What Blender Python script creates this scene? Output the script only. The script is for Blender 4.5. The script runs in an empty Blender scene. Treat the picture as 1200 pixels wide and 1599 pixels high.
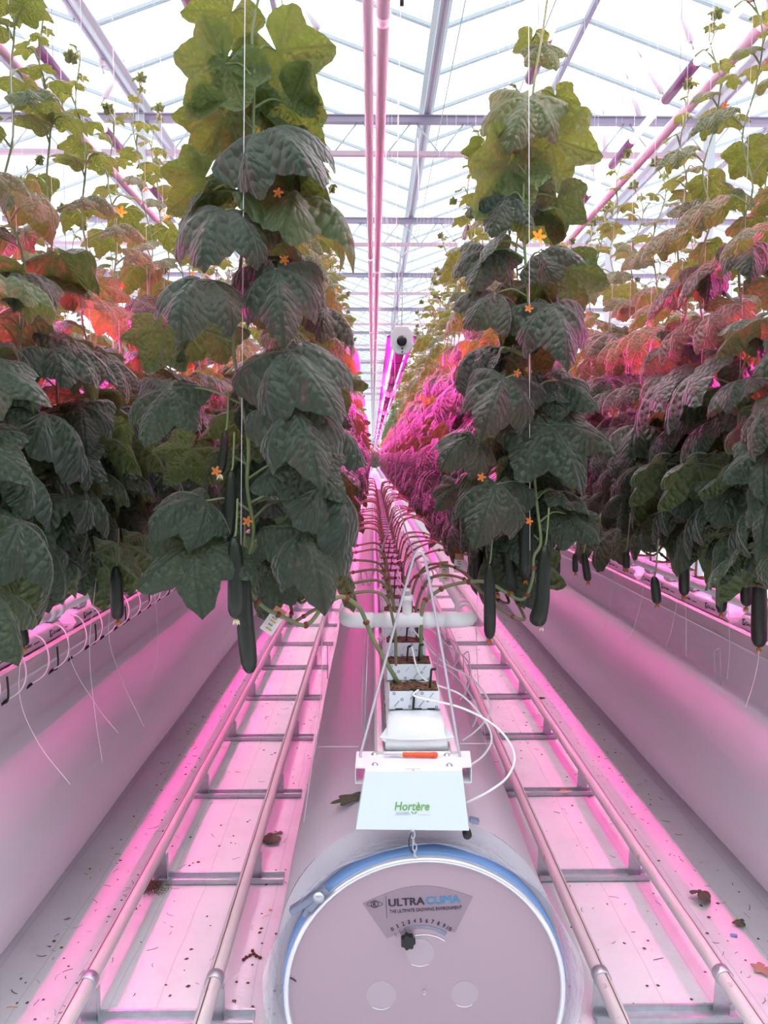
import bpy, math, random
import numpy as np
from mathutils import Vector, Matrix

# ------------------------------------------------------------------ camera, world, exposure
S = bpy.context.scene
C = S.collection
PI = math.pi
CAMZ, FPX = 1.9, 1195.0
cd = bpy.data.cameras.new('camera')
cam = bpy.data.objects.new('camera', cd)
C.objects.link(cam)
cd.sensor_fit = 'VERTICAL'
cd.sensor_height = 36.0
cd.sensor_width = 27.0
cd.lens = FPX / 1599.0 * 36.0
cd.clip_end = 400
cam.location = (0, 0, CAMZ)
cam.rotation_euler = (math.radians(90 - 4.04), 0, math.radians(-0.863))
S.camera = cam
CAMR = cam.rotation_euler.to_matrix()

w = bpy.data.worlds.new('sky')
S.world = w
w.use_nodes = True
SKY_STRENGTH = 2.9       # overhead; the horizon is dimmer
wb = w.node_tree.nodes['Background']
wb.inputs[0].default_value = (0.93, 0.97, 1.0, 1)
_t = w.node_tree
_g = _t.nodes.new('ShaderNodeTexCoord'); _s = _t.nodes.new('ShaderNodeSeparateXYZ'); _m = _t.nodes.new('ShaderNodeMapRange')
_t.links.new(_g.outputs['Generated'], _s.inputs[0]); _t.links.new(_s.outputs[2], _m.inputs[0])
for _i, _v in ((1, 0.10), (2, 0.60), (3, 1.05), (4, SKY_STRENGTH)):
    _m.inputs[_i].default_value = _v
_t.links.new(_m.outputs[0], wb.inputs[1])
S.view_settings.view_transform = 'Standard'
S.view_settings.look = 'None'
S.view_settings.exposure = 0.0
S.view_settings.gamma = 1.0
S.view_settings.use_curve_mapping = False
LAMP_POWER = 520.0       # emission of the magenta lamp strips
TOP_POWER = 170.0        # emission of the overhead tubes
S.cycles.max_bounces = 10
S.cycles.transparent_max_bounces = 24
S.cycles.use_denoising = True
S.cycles.sample_clamp_indirect = 8.0

def P(px, py, d):
    """world point on the sight line of photo pixel (px,py) at distance Y=d"""
    v = CAMR @ Vector(((px - 600) / FPX, -(py - 799.5) / FPX, -1))
    v = v * (d / v.y)
    return Vector((v.x, v.y, v.z + CAMZ))

# ------------------------------------------------------------------ rows of the place
ROW = {'left': -1.52, 'centre': 0.135, 'right': 1.81}
LIFT = {'left': .08, 'centre': 0.0, 'right': .10}   # the side gutters hang a little higher
GB = 0.93               # gutter underside
GT = 1.00               # gutter top, slab underside
ST = 1.085              # slab top, cube underside
CT = 1.150              # cube top
Y0 = 2.43               # first cube
DY = 0.325
CURT = 0.45             # plant curtain offset from the row axis
HR, HZ = 0.42, 0.425    # air hose radius and centre height

# ------------------------------------------------------------------ node helpers
def mat(name, col, rough=0.5, metal=0.0, **kw):
    m = bpy.data.materials.new(name)
    m.use_nodes = True
    b = m.node_tree.nodes['Principled BSDF']
    b.inputs['Base Color'].default_value = (*col, 1)
    b.inputs['Roughness'].default_value = rough
    b.inputs['Metallic'].default_value = metal
    for k, v in kw.items():
        b.inputs[k.replace('_', ' ')].default_value = v
    return m

class N:
    def __init__(self, m):
        self.t = m.node_tree
        self.n = self.t.nodes
        self.l = self.t.links
        self.b = self.n.get('Principled BSDF')
        self.out = self.n.get('Material Output')
    def add(self, typ, **kw):
        x = self.n.new(typ)
        for k, v in kw.items():
            setattr(x, k, v)
        return x
    def set(self, sock, v):
        if hasattr(v, 'is_linked') or hasattr(v, 'links'):
            self.l.new(v, sock)
        else:
            sock.default_value = v
    def math(self, op, a, b=None, c=None):
        x = self.add('ShaderNodeMath', operation=op)
        for i, v in enumerate((a, b, c)):
            if v is not None:
                self.set(x.inputs[i], v)
        return x.outputs[0]
    def mix(self, f, a, b):
        x = self.add('ShaderNodeMix', data_type='RGBA')
        self.set(x.inputs[0], f)
        self.set(x.inputs[6], a if hasattr(a, 'links') else (*a, 1))
        self.set(x.inputs[7], b if hasattr(b, 'links') else (*b, 1))
        return x.outputs[2]
    def noise(self, vec, scale, detail=4, rough=0.55):
        x = self.add('ShaderNodeTexNoise')
        x.inputs['Scale'].default_value = scale
        x.inputs['Detail'].default_value = detail
        x.inputs['Roughness'].default_value = rough
        if vec is not None:
            self.l.new(vec, x.inputs['Vector'])
        return x.outputs[0]
    def coord(self, which='Object'):
        return self.add('ShaderNodeTexCoord').outputs[which]
    def mapping(self, vec, scale=(1, 1, 1)):
        x = self.add('ShaderNodeMapping')
        x.inputs['Scale'].default_value = scale
        self.l.new(vec, x.inputs['Vector'])
        return x.outputs[0]
    def ramp(self, f, lo, hi):
        x = self.add('ShaderNodeMapRange')
        self.set(x.inputs[0], f)
        x.inputs[1].default_value = lo
        x.inputs[2].default_value = hi
        return x.outputs[0]
    def bump(self, h, strength, dist):
        x = self.add('ShaderNodeBump')
        x.inputs['Strength'].default_value = strength
        x.inputs['Distance'].default_value = dist
        self.l.new(h, x.inputs['Height'])
        self.l.new(x.outputs[0], self.b.inputs['Normal'])
        return x.outputs[0]

def emit(name, col, strength):
    m = bpy.data.materials.new(name)
    m.use_nodes = True
    b = m.node_tree.nodes['Principled BSDF']
    b.inputs['Base Color'].default_value = (0.8, 0.8, 0.8, 1)
    b.inputs['Emission Color'].default_value = (*col, 1)
    b.inputs['Emission Strength'].default_value = strength
    return m

def leaf_material(name, top, under, trans, tf, sheen):
    m = mat(name, top, 0.5)
    k = N(m)
    uv = k.add('ShaderNodeUVMap').outputs[0]
    sep = k.add('ShaderNodeSeparateXYZ')
    k.l.new(uv, sep.inputs[0])
    x, y = sep.outputs[0], sep.outputs[1]
    r = k.math('SQRT', k.math('ADD', k.math('MULTIPLY', x, x), k.math('MULTIPLY', y, y)))
    a = k.math('DIVIDE', k.math('ARCTAN2', x, y), PI / 3)
    fr = k.math('ABSOLUTE', k.math('SUBTRACT', a, k.math('ROUND', a)))
    dist = k.math('MULTIPLY', k.math('MULTIPLY', fr, PI / 3), r)        # to the nearest main vein
    vein = k.math('SUBTRACT', 1.0, k.ramp(dist, 0.004, 0.03))
    wn = k.math('MULTIPLY', k.math('SUBTRACT', k.noise(uv, 5.0, 2), 0.5), 0.16)
    s = k.math('MULTIPLY', k.math('ADD', wn, k.math('SUBTRACT', r, k.math('MULTIPLY', dist, 0.8))), 5.5)
    s2 = k.math('ABSOLUTE', k.math('SUBTRACT', k.math('FRACT', s), 0.5))
    side = k.math('SUBTRACT', 1.0, k.ramp(s2, 0.0, 0.12))
    vo = k.add('ShaderNodeTexVoronoi', feature='SMOOTH_F1')
    vo.inputs['Scale'].default_value = 13
    vo.inputs['Smoothness'].default_value = 0.35
    k.l.new(uv, vo.inputs['Vector'])
    cell = k.math('SUBTRACT', 1.0, k.math('MULTIPLY', k.math('MULTIPLY', vo.outputs['Distance'], vo.outputs['Distance']), 2.2))
    h = k.math('SUBTRACT', k.math('MULTIPLY', cell, 1.0), k.math('ADD', k.math('MULTIPLY', vein, 1.5), k.math('MULTIPLY', side, 0.16)))
    nz = k.noise(uv, 3.0, 3)
    oi = k.add('ShaderNodeObjectInfo').outputs['Random']
    geo = k.add('ShaderNodeNewGeometry')
    vv = k.math('ADD', k.math('MULTIPLY', nz, 0.8), k.math('MULTIPLY', oi, 0.35))
    dark = tuple(c * 0.62 for c in top)
    lite = tuple(min(1, c * 1.35) for c in top)
    ct = k.mix(vv, dark, lite)
    ct = k.mix(k.math('MULTIPLY', k.math('MAXIMUM', vein, k.math('MULTIPLY', side, 0.45)), 0.35), ct, tuple(c * 0.55 for c in top))
    cu = k.mix(k.math('MULTIPLY', k.math('MAXIMUM', vein, k.math('MULTIPLY', side, 0.5)), 0.4), under, tuple(c * 1.5 for c in under))
    base = k.mix(geo.outputs['Backfacing'], ct, cu)
    k.l.new(base, k.b.inputs['Base Color'])
    k.b.inputs['Roughness'].default_value = 0.46
    k.b.inputs['Specular IOR Level'].default_value = 0.5
    k.b.inputs['Sheen Weight'].default_value = sheen
    k.b.inputs['Sheen Roughness'].default_value = 0.45
    nrm = k.bump(h, 0.45, 0.022)
    tr = k.add('ShaderNodeBsdfTranslucent')
    tcol = k.mix(k.math('MULTIPLY', vein, 0.6), trans, tuple(c * 0.5 for c in trans))
    k.l.new(tcol, tr.inputs['Color'])
    k.l.new(nrm, tr.inputs['Normal'])
    mx = k.add('ShaderNodeMixShader')
    mx.inputs[0].default_value = tf
    k.l.new(k.b.outputs[0], mx.inputs[1])
    k.l.new(tr.outputs[0], mx.inputs[2])
    k.l.new(mx.outputs[0], k.out.inputs[0])
    return m

M = {}
M['leaf'] = leaf_material('mature_leaf', (0.023, 0.046, 0.026), (0.10, 0.15, 0.055), (0.17, 0.22, 0.04), 0.22, 0.27)
M['young'] = leaf_material('young_leaf', (0.065, 0.11, 0.04), (0.12, 0.18, 0.055), (0.24, 0.29, 0.045), 0.32, 0.16)
M['stem'] = mat('green_stem', (0.17, 0.24, 0.09), 0.55)
k = N(M['stem']); nz = k.noise(k.coord(), 18, 4)
k.l.new(k.mix(nz, (0.10, 0.13, 0.06), (0.26, 0.33, 0.14)), k.b.inputs['Base Color'])
M['vine'] = mat('bare_vine', (0.2, 0.16, 0.1), 0.65)
k = N(M['vine']); nz = k.noise(k.coord(), 14, 4)
k.l.new(k.mix(nz, (0.11, 0.10, 0.055), (0.28, 0.27, 0.14)), k.b.inputs['Base Color'])
M['node'] = mat('brown_scar', (0.18, 0.06, 0.035), 0.8)
M['fruit'] = mat('cucumber_skin', (0.02, 0.04, 0.018), 0.36)
k = N(M['fruit']); co = k.coord()
v = k.add('ShaderNodeTexVoronoi'); v.inputs['Scale'].default_value = 95; k.l.new(co, v.inputs['Vector'])
n1 = k.noise(k.mapping(co, (30, 30, 3)), 1.4, 4)
k.l.new(k.mix(n1, (0.006, 0.011, 0.007), (0.017, 0.026, 0.014)), k.b.inputs['Base Color'])
k.bump(k.math('ADD', k.math('MULTIPLY', v.outputs[0], 0.4), n1), 0.35, 0.004)
M['petal'] = mat('orange_petal', (0.95, 0.36, 0.02), 0.5)
M['dry_petal'] = mat('withered_petal', (0.55, 0.17, 0.03), 0.7)
M['pale_petal'] = mat('pale_petal', (0.85, 0.75, 0.5), 0.7)
M['string'] = mat('white_twine', (0.85, 0.82, 0.84), 0.6)
M['film'] = mat('white_hose_film', (0.80, 0.76, 0.82), 0.30)
k = N(M['film']); co = k.coord()
k.bump(k.math('ADD', k.noise(k.mapping(co, (2.2, 0.35, 2.2)), 2.2, 4), k.math('MULTIPLY', k.noise(k.mapping(co, (1, 9, 1)), 3.0, 3), 0.12)), 0.25, 0.05)
k.b.inputs['Coat Weight'].default_value = 0.35
tr = k.add('ShaderNodeBsdfTranslucent'); tr.inputs[0].default_value = (0.9, 0.84, 0.9, 1)
mx = k.add('ShaderNodeMixShader'); mx.inputs[0].default_value = 0.34
k.l.new(k.b.outputs[0], mx.inputs[1]); k.l.new(tr.outputs[0], mx.inputs[2]); k.l.new(mx.outputs[0], k.out.inputs[0])
k.b.inputs['Coat Roughness'].default_value = 0.18
M['cuff'] = mat('clear_cuff_film', (0.86, 0.84, 0.92), 0.2)
k = N(M['cuff']); co = k.coord()
k.b.inputs['Alpha'].default_value = 0.42
k.bump(k.noise(k.mapping(co, (3, 7, 3)), 3.0, 5), 0.6, 0.05)
M['pvc'] = mat('white_pvc', (0.92, 0.92, 0.93), 0.28)
M['white_metal'] = mat('white_powder_coat', (0.84, 0.87, 0.90), 0.35)
M['cover'] = mat('white_cover_sheet', (0.72, 0.80, 0.86), 0.4)
M['slab'] = mat('white_slab_wrap', (0.83, 0.85, 0.89), 0.35)
k = N(M['slab']); k.bump(k.noise(k.mapping(k.coord(), (9, 4, 9)), 2.2, 5), 0.4, 0.02)
M['wrap'] = mat('printed_cube_wrap', (0.80, 0.84, 0.90), 0.4)
M['ink'] = mat('blue_grey_ink', (0.16, 0.18, 0.30), 0.6)
M['black_ink'] = mat('dark_ink', (0.03, 0.02, 0.045), 0.6)
M['soil'] = mat('brown_substrate', (0.07, 0.035, 0.018), 0.95)
k = N(M['soil']); nz = k.noise(k.coord(), 90, 4, 0.7)
k.l.new(k.mix(k.ramp(nz, 0.4, 0.68), (0.018, 0.011, 0.007), (0.30, 0.17, 0.08)), k.b.inputs['Base Color'])
k.bump(nz, 0.9, 0.01)
M['black'] = mat('black_plastic', (0.012, 0.012, 0.014), 0.4)
M['gutter'] = mat('cream_coated_gutter', (0.68, 0.62, 0.64), 0.35)
M['rail'] = mat('cream_painted_pipe', (0.72, 0.64, 0.66), 0.32)
def rail_mat(name, centre):
    m = mat(name, (0.72, 0.64, 0.66), 0.32)
    k = N(m)
    uv = k.add('ShaderNodeUVMap').outputs[0]
    sp = k.add('ShaderNodeSeparateXYZ'); k.l.new(uv, sp.inputs[0])
    co = k.coord()
    wob = k.math('MULTIPLY', k.math('SUBTRACT', k.noise(k.mapping(co, (1, 1, 1)), 3.0, 5), 0.5), 0.05)
    dd = k.math('ABSOLUTE', k.math('SUBTRACT', k.math('ADD', sp.outputs[0], wob), centre))
    st = k.math('SUBTRACT', 1.0, k.ramp(dd, 0.010, 0.026))
    sp2 = k.ramp(k.noise(co, 26, 4), 0.66, 0.72)
    base = k.mix(k.math('MULTIPLY', sp2, 0.5), (0.72, 0.65, 0.66), (0.36, 0.22, 0.16))
    k.l.new(k.mix(st, base, (0.16, 0.075, 0.05)), k.b.inputs['Base Color'])
    return m
M['rail_l'] = rail_mat('worn_rail_pipe', 0.695)
M['rail_r'] = rail_mat('worn_rail_pipe_right', 0.805)
M['zinc'] = mat('galvanised_steel', (0.62, 0.65, 0.70), 0.35, 0.75)
k = N(M['zinc']); nz = k.noise(k.coord(), 30, 4)
k.l.new(k.mix(nz, (0.48, 0.50, 0.56), (0.76, 0.78, 0.82)), k.b.inputs['Base Color'])
M['wire'] = mat('grey_steel_wire', (0.60, 0.57, 0.64), 0.35, 0.6)
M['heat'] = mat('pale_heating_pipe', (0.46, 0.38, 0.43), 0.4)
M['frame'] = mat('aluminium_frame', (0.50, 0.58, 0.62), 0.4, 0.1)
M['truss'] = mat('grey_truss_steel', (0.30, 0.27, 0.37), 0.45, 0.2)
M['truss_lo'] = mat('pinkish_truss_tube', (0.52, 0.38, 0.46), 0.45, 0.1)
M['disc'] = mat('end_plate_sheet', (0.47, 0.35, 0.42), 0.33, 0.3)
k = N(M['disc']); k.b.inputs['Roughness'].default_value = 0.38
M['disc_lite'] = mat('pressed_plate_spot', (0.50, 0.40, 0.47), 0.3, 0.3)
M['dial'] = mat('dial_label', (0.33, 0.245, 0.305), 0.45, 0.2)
M['rim'] = mat('bright_rim', (0.88, 0.90, 0.95), 0.22, 0.7)
M['blue'] = mat('blue_strap', (0.20, 0.38, 0.70), 0.5)
M['lightblue'] = mat('light_blue_ink', (0.06, 0.24, 0.46), 0.5)
M['buckle'] = mat('grey_buckle', (0.24, 0.27, 0.38), 0.4, 0.4)
M['green_ink'] = mat('green_ink', (0.16, 0.42, 0.08), 0.5)
M['grey_ink'] = mat('grey_ink', (0.42, 0.50, 0.54), 0.5)
M['orange'] = mat('orange_handle', (0.95, 0.10, 0.02), 0.4)
M['blade'] = mat('steel_blade', (0.62, 0.64, 0.66), 0.25, 0.9)
M['lamp_body'] = mat('purple_lamp_tube', (0.30, 0.12, 0.28), 0.25)
M['lamp_cap'] = mat('pale_lamp_cap', (0.70, 0.80, 0.79), 0.4)
M['driver'] = mat('dark_purple_driver', (0.10, 0.05, 0.12), 0.4)
M['magenta'] = emit('magenta_led_strip', (1.0, 0.02, 0.42), LAMP_POWER)
M['toplight'] = emit('pink_white_led', (1.0, 0.66, 0.80), TOP_POWER)
M['glow'] = emit('orange_led_end', (1.0, 0.42, 0.25), 6.0)
M['rod'] = mat('white_push_rod', (0.86, 0.80, 0.85), 0.4)
M['paper'] = mat('white_sachet_paper', (0.86, 0.84, 0.84), 0.6)
M['kraft'] = mat('brown_hook_card', (0.55, 0.28, 0.17), 0.7)
M['yellow_ink'] = mat('yellow_stripe', (0.75, 0.42, 0.06), 0.6)
M['dry'] = mat('dried_leaf', (0.10, 0.11, 0.06), 0.8)
M['tan'] = mat('tan_leaf', (0.42, 0.29, 0.19), 0.8)
M['hay'] = mat('withered_roots', (0.23, 0.15, 0.09), 0.9)
M['red_bits'] = mat('dark_red_bits', (0.16, 0.02, 0.02), 0.7)
M['litter'] = mat('brown_litter', (0.13, 0.06, 0.05), 0.85)

fl = mat('ground_cover', (0.8, 0.79, 0.82), 0.6)
k = N(fl); co = k.coord()
sx = k.add('ShaderNodeSeparateXYZ'); k.l.new(co, sx.inputs[0])
wv = k.math('ADD', sx.outputs[0], k.math('MULTIPLY', k.noise(co, 1.4, 2), 0.05))
ln = k.math('ABSOLUTE', k.math('SUBTRACT', k.math('FRACT', k.math('MULTIPLY', wv, 6.2)), 0.5))
line = k.math('SUBTRACT', 1.0, k.ramp(ln, 0.005, 0.02))
dirt = k.ramp(k.noise(co, 5.0, 6, 0.65), 0.52, 0.80)
speck = k.ramp(k.noise(co, 60, 3, 0.6), 0.72, 0.76)
c1 = k.mix(k.math('MULTIPLY', dirt, 0.30), (0.80, 0.80, 0.83), (0.56, 0.50, 0.48))
c1 = k.mix(k.math('MULTIPLY', line, 0.32), c1, (0.35, 0.35, 0.45))
c1 = k.mix(k.math('MULTIPLY', speck, 0.6), c1, (0.20, 0.13, 0.11))
k.l.new(c1, k.b.inputs['Base Color'])
k.bump(k.noise(k.mapping(co, (2, 3, 1)), 2.5, 4), 0.25, 0.04)
M['floor'] = fl

gl = bpy.data.materials.new('roof_glass'); gl.use_nodes = True
k = N(gl); k.n.remove(k.b)
tp = k.add('ShaderNodeBsdfTransparent'); tp.inputs[0].default_value = (0.94, 0.97, 0.97, 1)
gs = k.add('ShaderNodeBsdfGlossy'); gs.inputs['Roughness'].default_value = 0.05
mx = k.add('ShaderNodeMixShader'); mx.inputs[0].default_value = 0.05
k.l.new(tp.outputs[0], mx.inputs[1]); k.l.new(gs.outputs[0], mx.inputs[2]); k.l.new(mx.outputs[0], k.out.inputs[0])
M['glass'] = gl

# ------------------------------------------------------------------ mesh builder
class MB:
    def __init__(self):
        self.v, self.f, self.mi, self.uv, self.n = [], [], [], [], 0
        self.has_uv = False
    def add(self, verts, faces, mi=0, uvs=None):
        """verts: (n,3); faces: list of index tuples; uvs: (n,2) per vertex"""
        verts = np.asarray(verts, float)
        self.v.append(verts)
        o = self.n
        for fc in faces:
            self.f.append(tuple(i + o for i in fc))
        self.mi.extend([mi] * len(faces))
        if uvs is not None:
            self.has_uv = True
            self.uv.append(np.asarray(uvs, float))
        else:
            self.uv.append(np.zeros((len(verts), 2)))
        self.n += len(verts)
        return self
    def box(self, a, b, mi=0):
        (x0, y0, z0), (x1, y1, z1) = a, b
        v = [(x0, y0, z0), (x1, y0, z0), (x1, y1, z0), (x0, y1, z0), (x0, y0, z1), (x1, y0, z1), (x1, y1, z1), (x0, y1, z1)]
        return self.add(v, [(3, 2, 1, 0), (4, 5, 6, 7), (0, 1, 5, 4), (1, 2, 6, 5), (2, 3, 7, 6), (3, 0, 4, 7)], mi)
    def tube(self, pts, rad, seg=8, mi=0, caps=True):
        pts = np.asarray([tuple(p) for p in pts], float)
        n = len(pts)
        rad = np.full(n, rad) if np.isscalar(rad) else np.asarray(rad, float)
        tan = np.gradient(pts, axis=0) if n > 2 else np.repeat((pts[-1:] - pts[:1]), n, 0)
        tan /= np.linalg.norm(tan, axis=1)[:, None] + 1e-12
        up = np.array((0, 0, 1.0)) if abs(tan[0][2]) < 0.9 else np.array((1.0, 0, 0))
        u = np.cross(tan[0], up); u /= np.linalg.norm(u)
        ang = np.linspace(0, 2 * PI, seg, endpoint=False)
        V, UV = [], []
        for i in range(n):
            u = u - tan[i] * np.dot(u, tan[i]); u /= np.linalg.norm(u) + 1e-12
            wv_ = np.cross(tan[i], u)
            V.append(pts[i] + rad[i] * (np.cos(ang)[:, None] * u + np.sin(ang)[:, None] * wv_))
            UV.append(np.stack([ang / (2 * PI), np.full(seg, i / max(1, n - 1))], 1))
        F = []
        for i in range(n - 1):
            for j in range(seg):
                k2 = (j + 1) % seg
                F.append((i * seg + j, i * seg + k2, (i + 1) * seg + k2, (i + 1) * seg + j))
        if caps:
            F.append(tuple(reversed(range(seg))))
            F.append(tuple(range((n - 1) * seg, n * seg)))
        return self.add(np.concatenate(V), F, mi, np.concatenate(UV))
    def lathe(self, prof, origin, axis, seg=32, mi=0, closed=False):
        """prof: list of (radius, along) turned about axis through origin"""
        ax = Vector(axis).normalized()
        u = ax.orthogonal().normalized(); v_ = ax.cross(u)
        o = Vector(origin)
        V = []
        for r, a in prof:
            for j in range(seg):
                t = 2 * PI * j / seg
                V.append(tuple(o + ax * a + (u * math.cos(t) + v_ * math.sin(t)) * r))
        F = []
        m = len(prof)
        for i in range(m if closed else m - 1):
            i2 = (i + 1) % m
            for j in range(seg):
                k2 = (j + 1) % seg
                F.append((i * seg + j, i * seg + k2, i2 * seg + k2, i2 * seg + j))
        return self.add(V, F, mi)
    def prism(self, poly, to3, depth, mi=0):
        """poly: 2-D outline (ccw); to3(u,v,w) -> point; w from 0 to depth"""
        n = len(poly)
        V = [tuple(to3(u, v_, 0)) for u, v_ in poly] + [tuple(to3(u, v_, depth)) for u, v_ in poly]
        F = [tuple(reversed(range(n))), tuple(range(n, 2 * n))]
        for i in range(n):
            j = (i + 1) % n
            F.append((i, j, n + j, n + i))
        return self.add(V, F, mi)
    def extrude_y(self, prof, y0, y1, ny=1, mi=0, closed=False):
        """profile of (x,z) swept along Y"""
        n = len(prof)
        V = []
        for i in range(ny + 1):
            y = y0 + (y1 - y0) * i / ny
            V += [(x, y, z) for x, z in prof]
        F = []
        for i in range(ny):
            for j in range(n if closed else n - 1):
                j2 = (j + 1) % n
                F.append((i * n + j, i * n + j2, (i + 1) * n + j2, (i + 1) * n + j))
        return self.add(V, F, mi)
    def mesh(self, name, mats, smooth=True):
        me = bpy.data.meshes.new(name)
        V = np.concatenate(self.v) if self.v else np.zeros((0, 3))
        me.from_pydata(V.tolist(), [], self.f)
        mats = mats if isinstance(mats, (list, tuple)) else [mats]
        for m in mats:
            me.materials.append(m)
        me.polygons.foreach_set('material_index', np.asarray(self.mi, dtype=np.int32))
        me.polygons.foreach_set('use_smooth', np.full(len(self.f), smooth))
        if self.has_uv:
            U = np.concatenate(self.uv)
            idx = np.empty(len(me.loops), dtype=np.int32)
            me.loops.foreach_get('vertex_index', idx)
            lay = me.uv_layers.new(name='UVMap')
            lay.data.foreach_set('uv', U[idx].ravel())
        me.update()
        return me
    def obj(self, name, mats, parent=None, smooth=True, loc=None):
        return link(name, self.mesh(name, mats, smooth), parent, loc)

def link(name, me, parent=None, loc=None):
    o = bpy.data.objects.new(name, me)
    C.objects.link(o)
    if parent is not None:
        o.parent = parent
    if loc is not None:
        o.location = loc
    return o

def sharp(o, deg=35):
    """smooth shading that keeps hard edges"""
    me = o.data
    a = math.cos(math.radians(deg))
    ef = {}
    for p in me.polygons:
        for e in p.edge_keys:
            ef.setdefault(e, []).append(p.normal)
    for e in me.edges:
        ns = ef.get(tuple(sorted(e.vertices)), ())
        if len(ns) == 2 and ns[0].dot(ns[1]) < a:
            e.use_edge_sharp = True
    return o

def bevel(o, wdt, seg=2):
    m = o.modifiers.new('bevel', 'BEVEL')
    m.width = wdt; m.segments = seg; m.limit_method = 'ANGLE'
    return o

def tag(o, label=None, cat=None, group=None, kind=None):
    if label: o['label'] = label
    if cat: o['category'] = cat
    if group: o['group'] = group
    if kind: o['kind'] = kind
    return o

def thing(name, loc, label, cat, group=None):
    o = bpy.data.objects.new(name, None)
    o.empty_display_size = 0.05
    C.objects.link(o)
    o.location = loc
    return tag(o, label, cat, group)

def child(mb, name, mats, root, smooth=True):
    """mesh given in world coordinates, parented to a root that only has a location"""
    mb.v = [v - np.asarray(tuple(root.location)) for v in mb.v]
    return mb.obj(name, mats, root, smooth)

def dup(root, loc):
    r = root.copy(); C.objects.link(r); r.location = loc
    for ch in list(root.children):
        c = ch.copy(); C.objects.link(c); c.parent = r
        for g in list(ch.children):
            d = g.copy(); C.objects.link(d); d.parent = c
    return r

def spline(pts, n=6):
    """Catmull-Rom through pts"""
    p = [Vector(q) for q in pts]
    p = [p[0] * 2 - p[1]] + p + [p[-1] * 2 - p[-2]]
    out = []
    for i in range(1, len(p) - 2):
        for j in range(n):
            t = j / n
            a, b, c, d = p[i - 1], p[i], p[i + 1], p[i + 2]
            out.append(0.5 * ((2 * b) + (c - a) * t + (2 * a - 5 * b + 4 * c - d) * t * t + (3 * b - a - 3 * c + d) * t ** 3))
    out.append(p[-2])
    return out

ORD = ['first', 'second', 'third', 'fourth', 'fifth', 'sixth', 'seventh', 'eighth', 'ninth', 'tenth', 'eleventh', 'twelfth']
SPELL = ['no', 'one', 'two', 'three', 'four', 'five', 'six', 'seven', 'eight', 'nine', 'ten', 'eleven', 'twelve']

_tx = {}
def text_mesh(body, mat_, bold=0.0):
    """lettering as a thin solid, unit cap height about 0.7, origin at its left baseline"""
    key = (body, mat_.name, bold)
    if key not in _tx:
        cu = bpy.data.curves.new('lettering', 'FONT')
        cu.body = body
        cu.size = 1.0
        cu.extrude = 0.004
        cu.offset = bold
        cu.resolution_u = 3
        ob = bpy.data.objects.new('lettering', cu)
        C.objects.link(ob)
        bpy.context.view_layer.update()
        me = bpy.data.meshes.new_from_object(ob.evaluated_get(bpy.context.evaluated_depsgraph_get()))
        bpy.data.objects.remove(ob)
        me.materials.clear(); me.materials.append(mat_)
        co = np.empty(len(me.vertices) * 3); me.vertices.foreach_get('co', co)
        co = co.reshape(-1, 3)
        _tx[key] = (me, co[:, 0].min(), co[:, 0].max(), co[:, 1].min(), co[:, 1].max())
    return _tx[key]

def text_into(mb, body, org, ux, uy, width, height, mi=0, shear=0.0, bold=0.0):
    """append lettering filling width x height with its lower left corner at org, along ux, uy"""
    me, x0, x1, y0, y1 = text_mesh(body, M['ink'], bold)
    co = np.empty(len(me.vertices) * 3); me.vertices.foreach_get('co', co); co = co.reshape(-1, 3)
    ux = np.asarray(tuple(ux)); uy = np.asarray(tuple(uy)); nn = np.cross(ux, uy)
    a = (co[:, 0] - x0) / (x1 - x0) * width
    b = (co[:, 1] - y0) / (y1 - y0) * height
    a = a + shear * b
    V = np.asarray(tuple(org)) + a[:, None] * ux + b[:, None] * uy + (co[:, 2:3] * 0.1) * nn
    mb.add(V, [tuple(p.vertices) for p in me.polygons], mi)

# ------------------------------------------------------------------ the setting: ground, roof, far wall
mb = MB(); mb.add([(-30, -12, 0), (30, -12, 0), (30, 75, 0), (-30, 75, 0)], [(0, 1, 2, 3)])
tag(mb.obj('floor', M['floor'], smooth=False), kind='structure')

VALLEY = [-7.10, -3.17, 0.76, 4.69, 8.62]
VZ, RZ = 6.75, 7.45
mb = MB()
for a, b in zip(VALLEY[:-1], VALLEY[1:]):
    m_ = (a + b) / 2
    mb.add([(a, -6, VZ), (m_, -6, RZ), (m_, 70, RZ), (a, 70, VZ)], [(0, 1, 2, 3)])
    mb.add([(m_, -6, RZ), (b, -6, VZ), (b, 70, VZ), (m_, 70, RZ)], [(0, 1, 2, 3)])
roof = tag(mb.obj('ceiling', M['glass'], smooth=False), kind='structure')
gb, rd = MB(), MB()
for a, b in zip(VALLEY[:-1], VALLEY[1:]):
    m_ = (a + b) / 2
    rd.box((m_ - 0.03, -6, RZ - 0.05), (m_ + 0.03, 70, RZ + 0.03))
    y = 0.55
    while y < 60:
        for p, q in ((a, m_), (b, m_)):
            for off in (-0.022, 0.022):
                gb.add([(p, y + off - .007, VZ - .02), (p, y + off + .007, VZ - .02), (q, y + off + .007, RZ - .02), (q, y + off - .007, RZ - .02),
                        (p, y + off - .007, VZ + .02), (p, y + off + .007, VZ + .02), (q, y + off + .007, RZ + .02), (q, y + off - .007, RZ + .02)],
                       [(0, 1, 2, 3), (7, 6, 5, 4), (0, 4, 5, 1), (1, 5, 6, 2), (2, 6, 7, 3), (3, 7, 4, 0)])
        y += 1.06
gb.obj('glazing_bars', M['frame'], roof, smooth=False)
rd.obj('ridge', M['truss'], roof, smooth=False)
mb = MB(); mb.add([(-30, 70, 0), (30, 70, 0), (30, 70, 7.4), (-30, 70, 7.4)], [(0, 1, 2, 3)])
wl = tag(mb.obj('wall_far', M['glass'], smooth=False), kind='structure')
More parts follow.
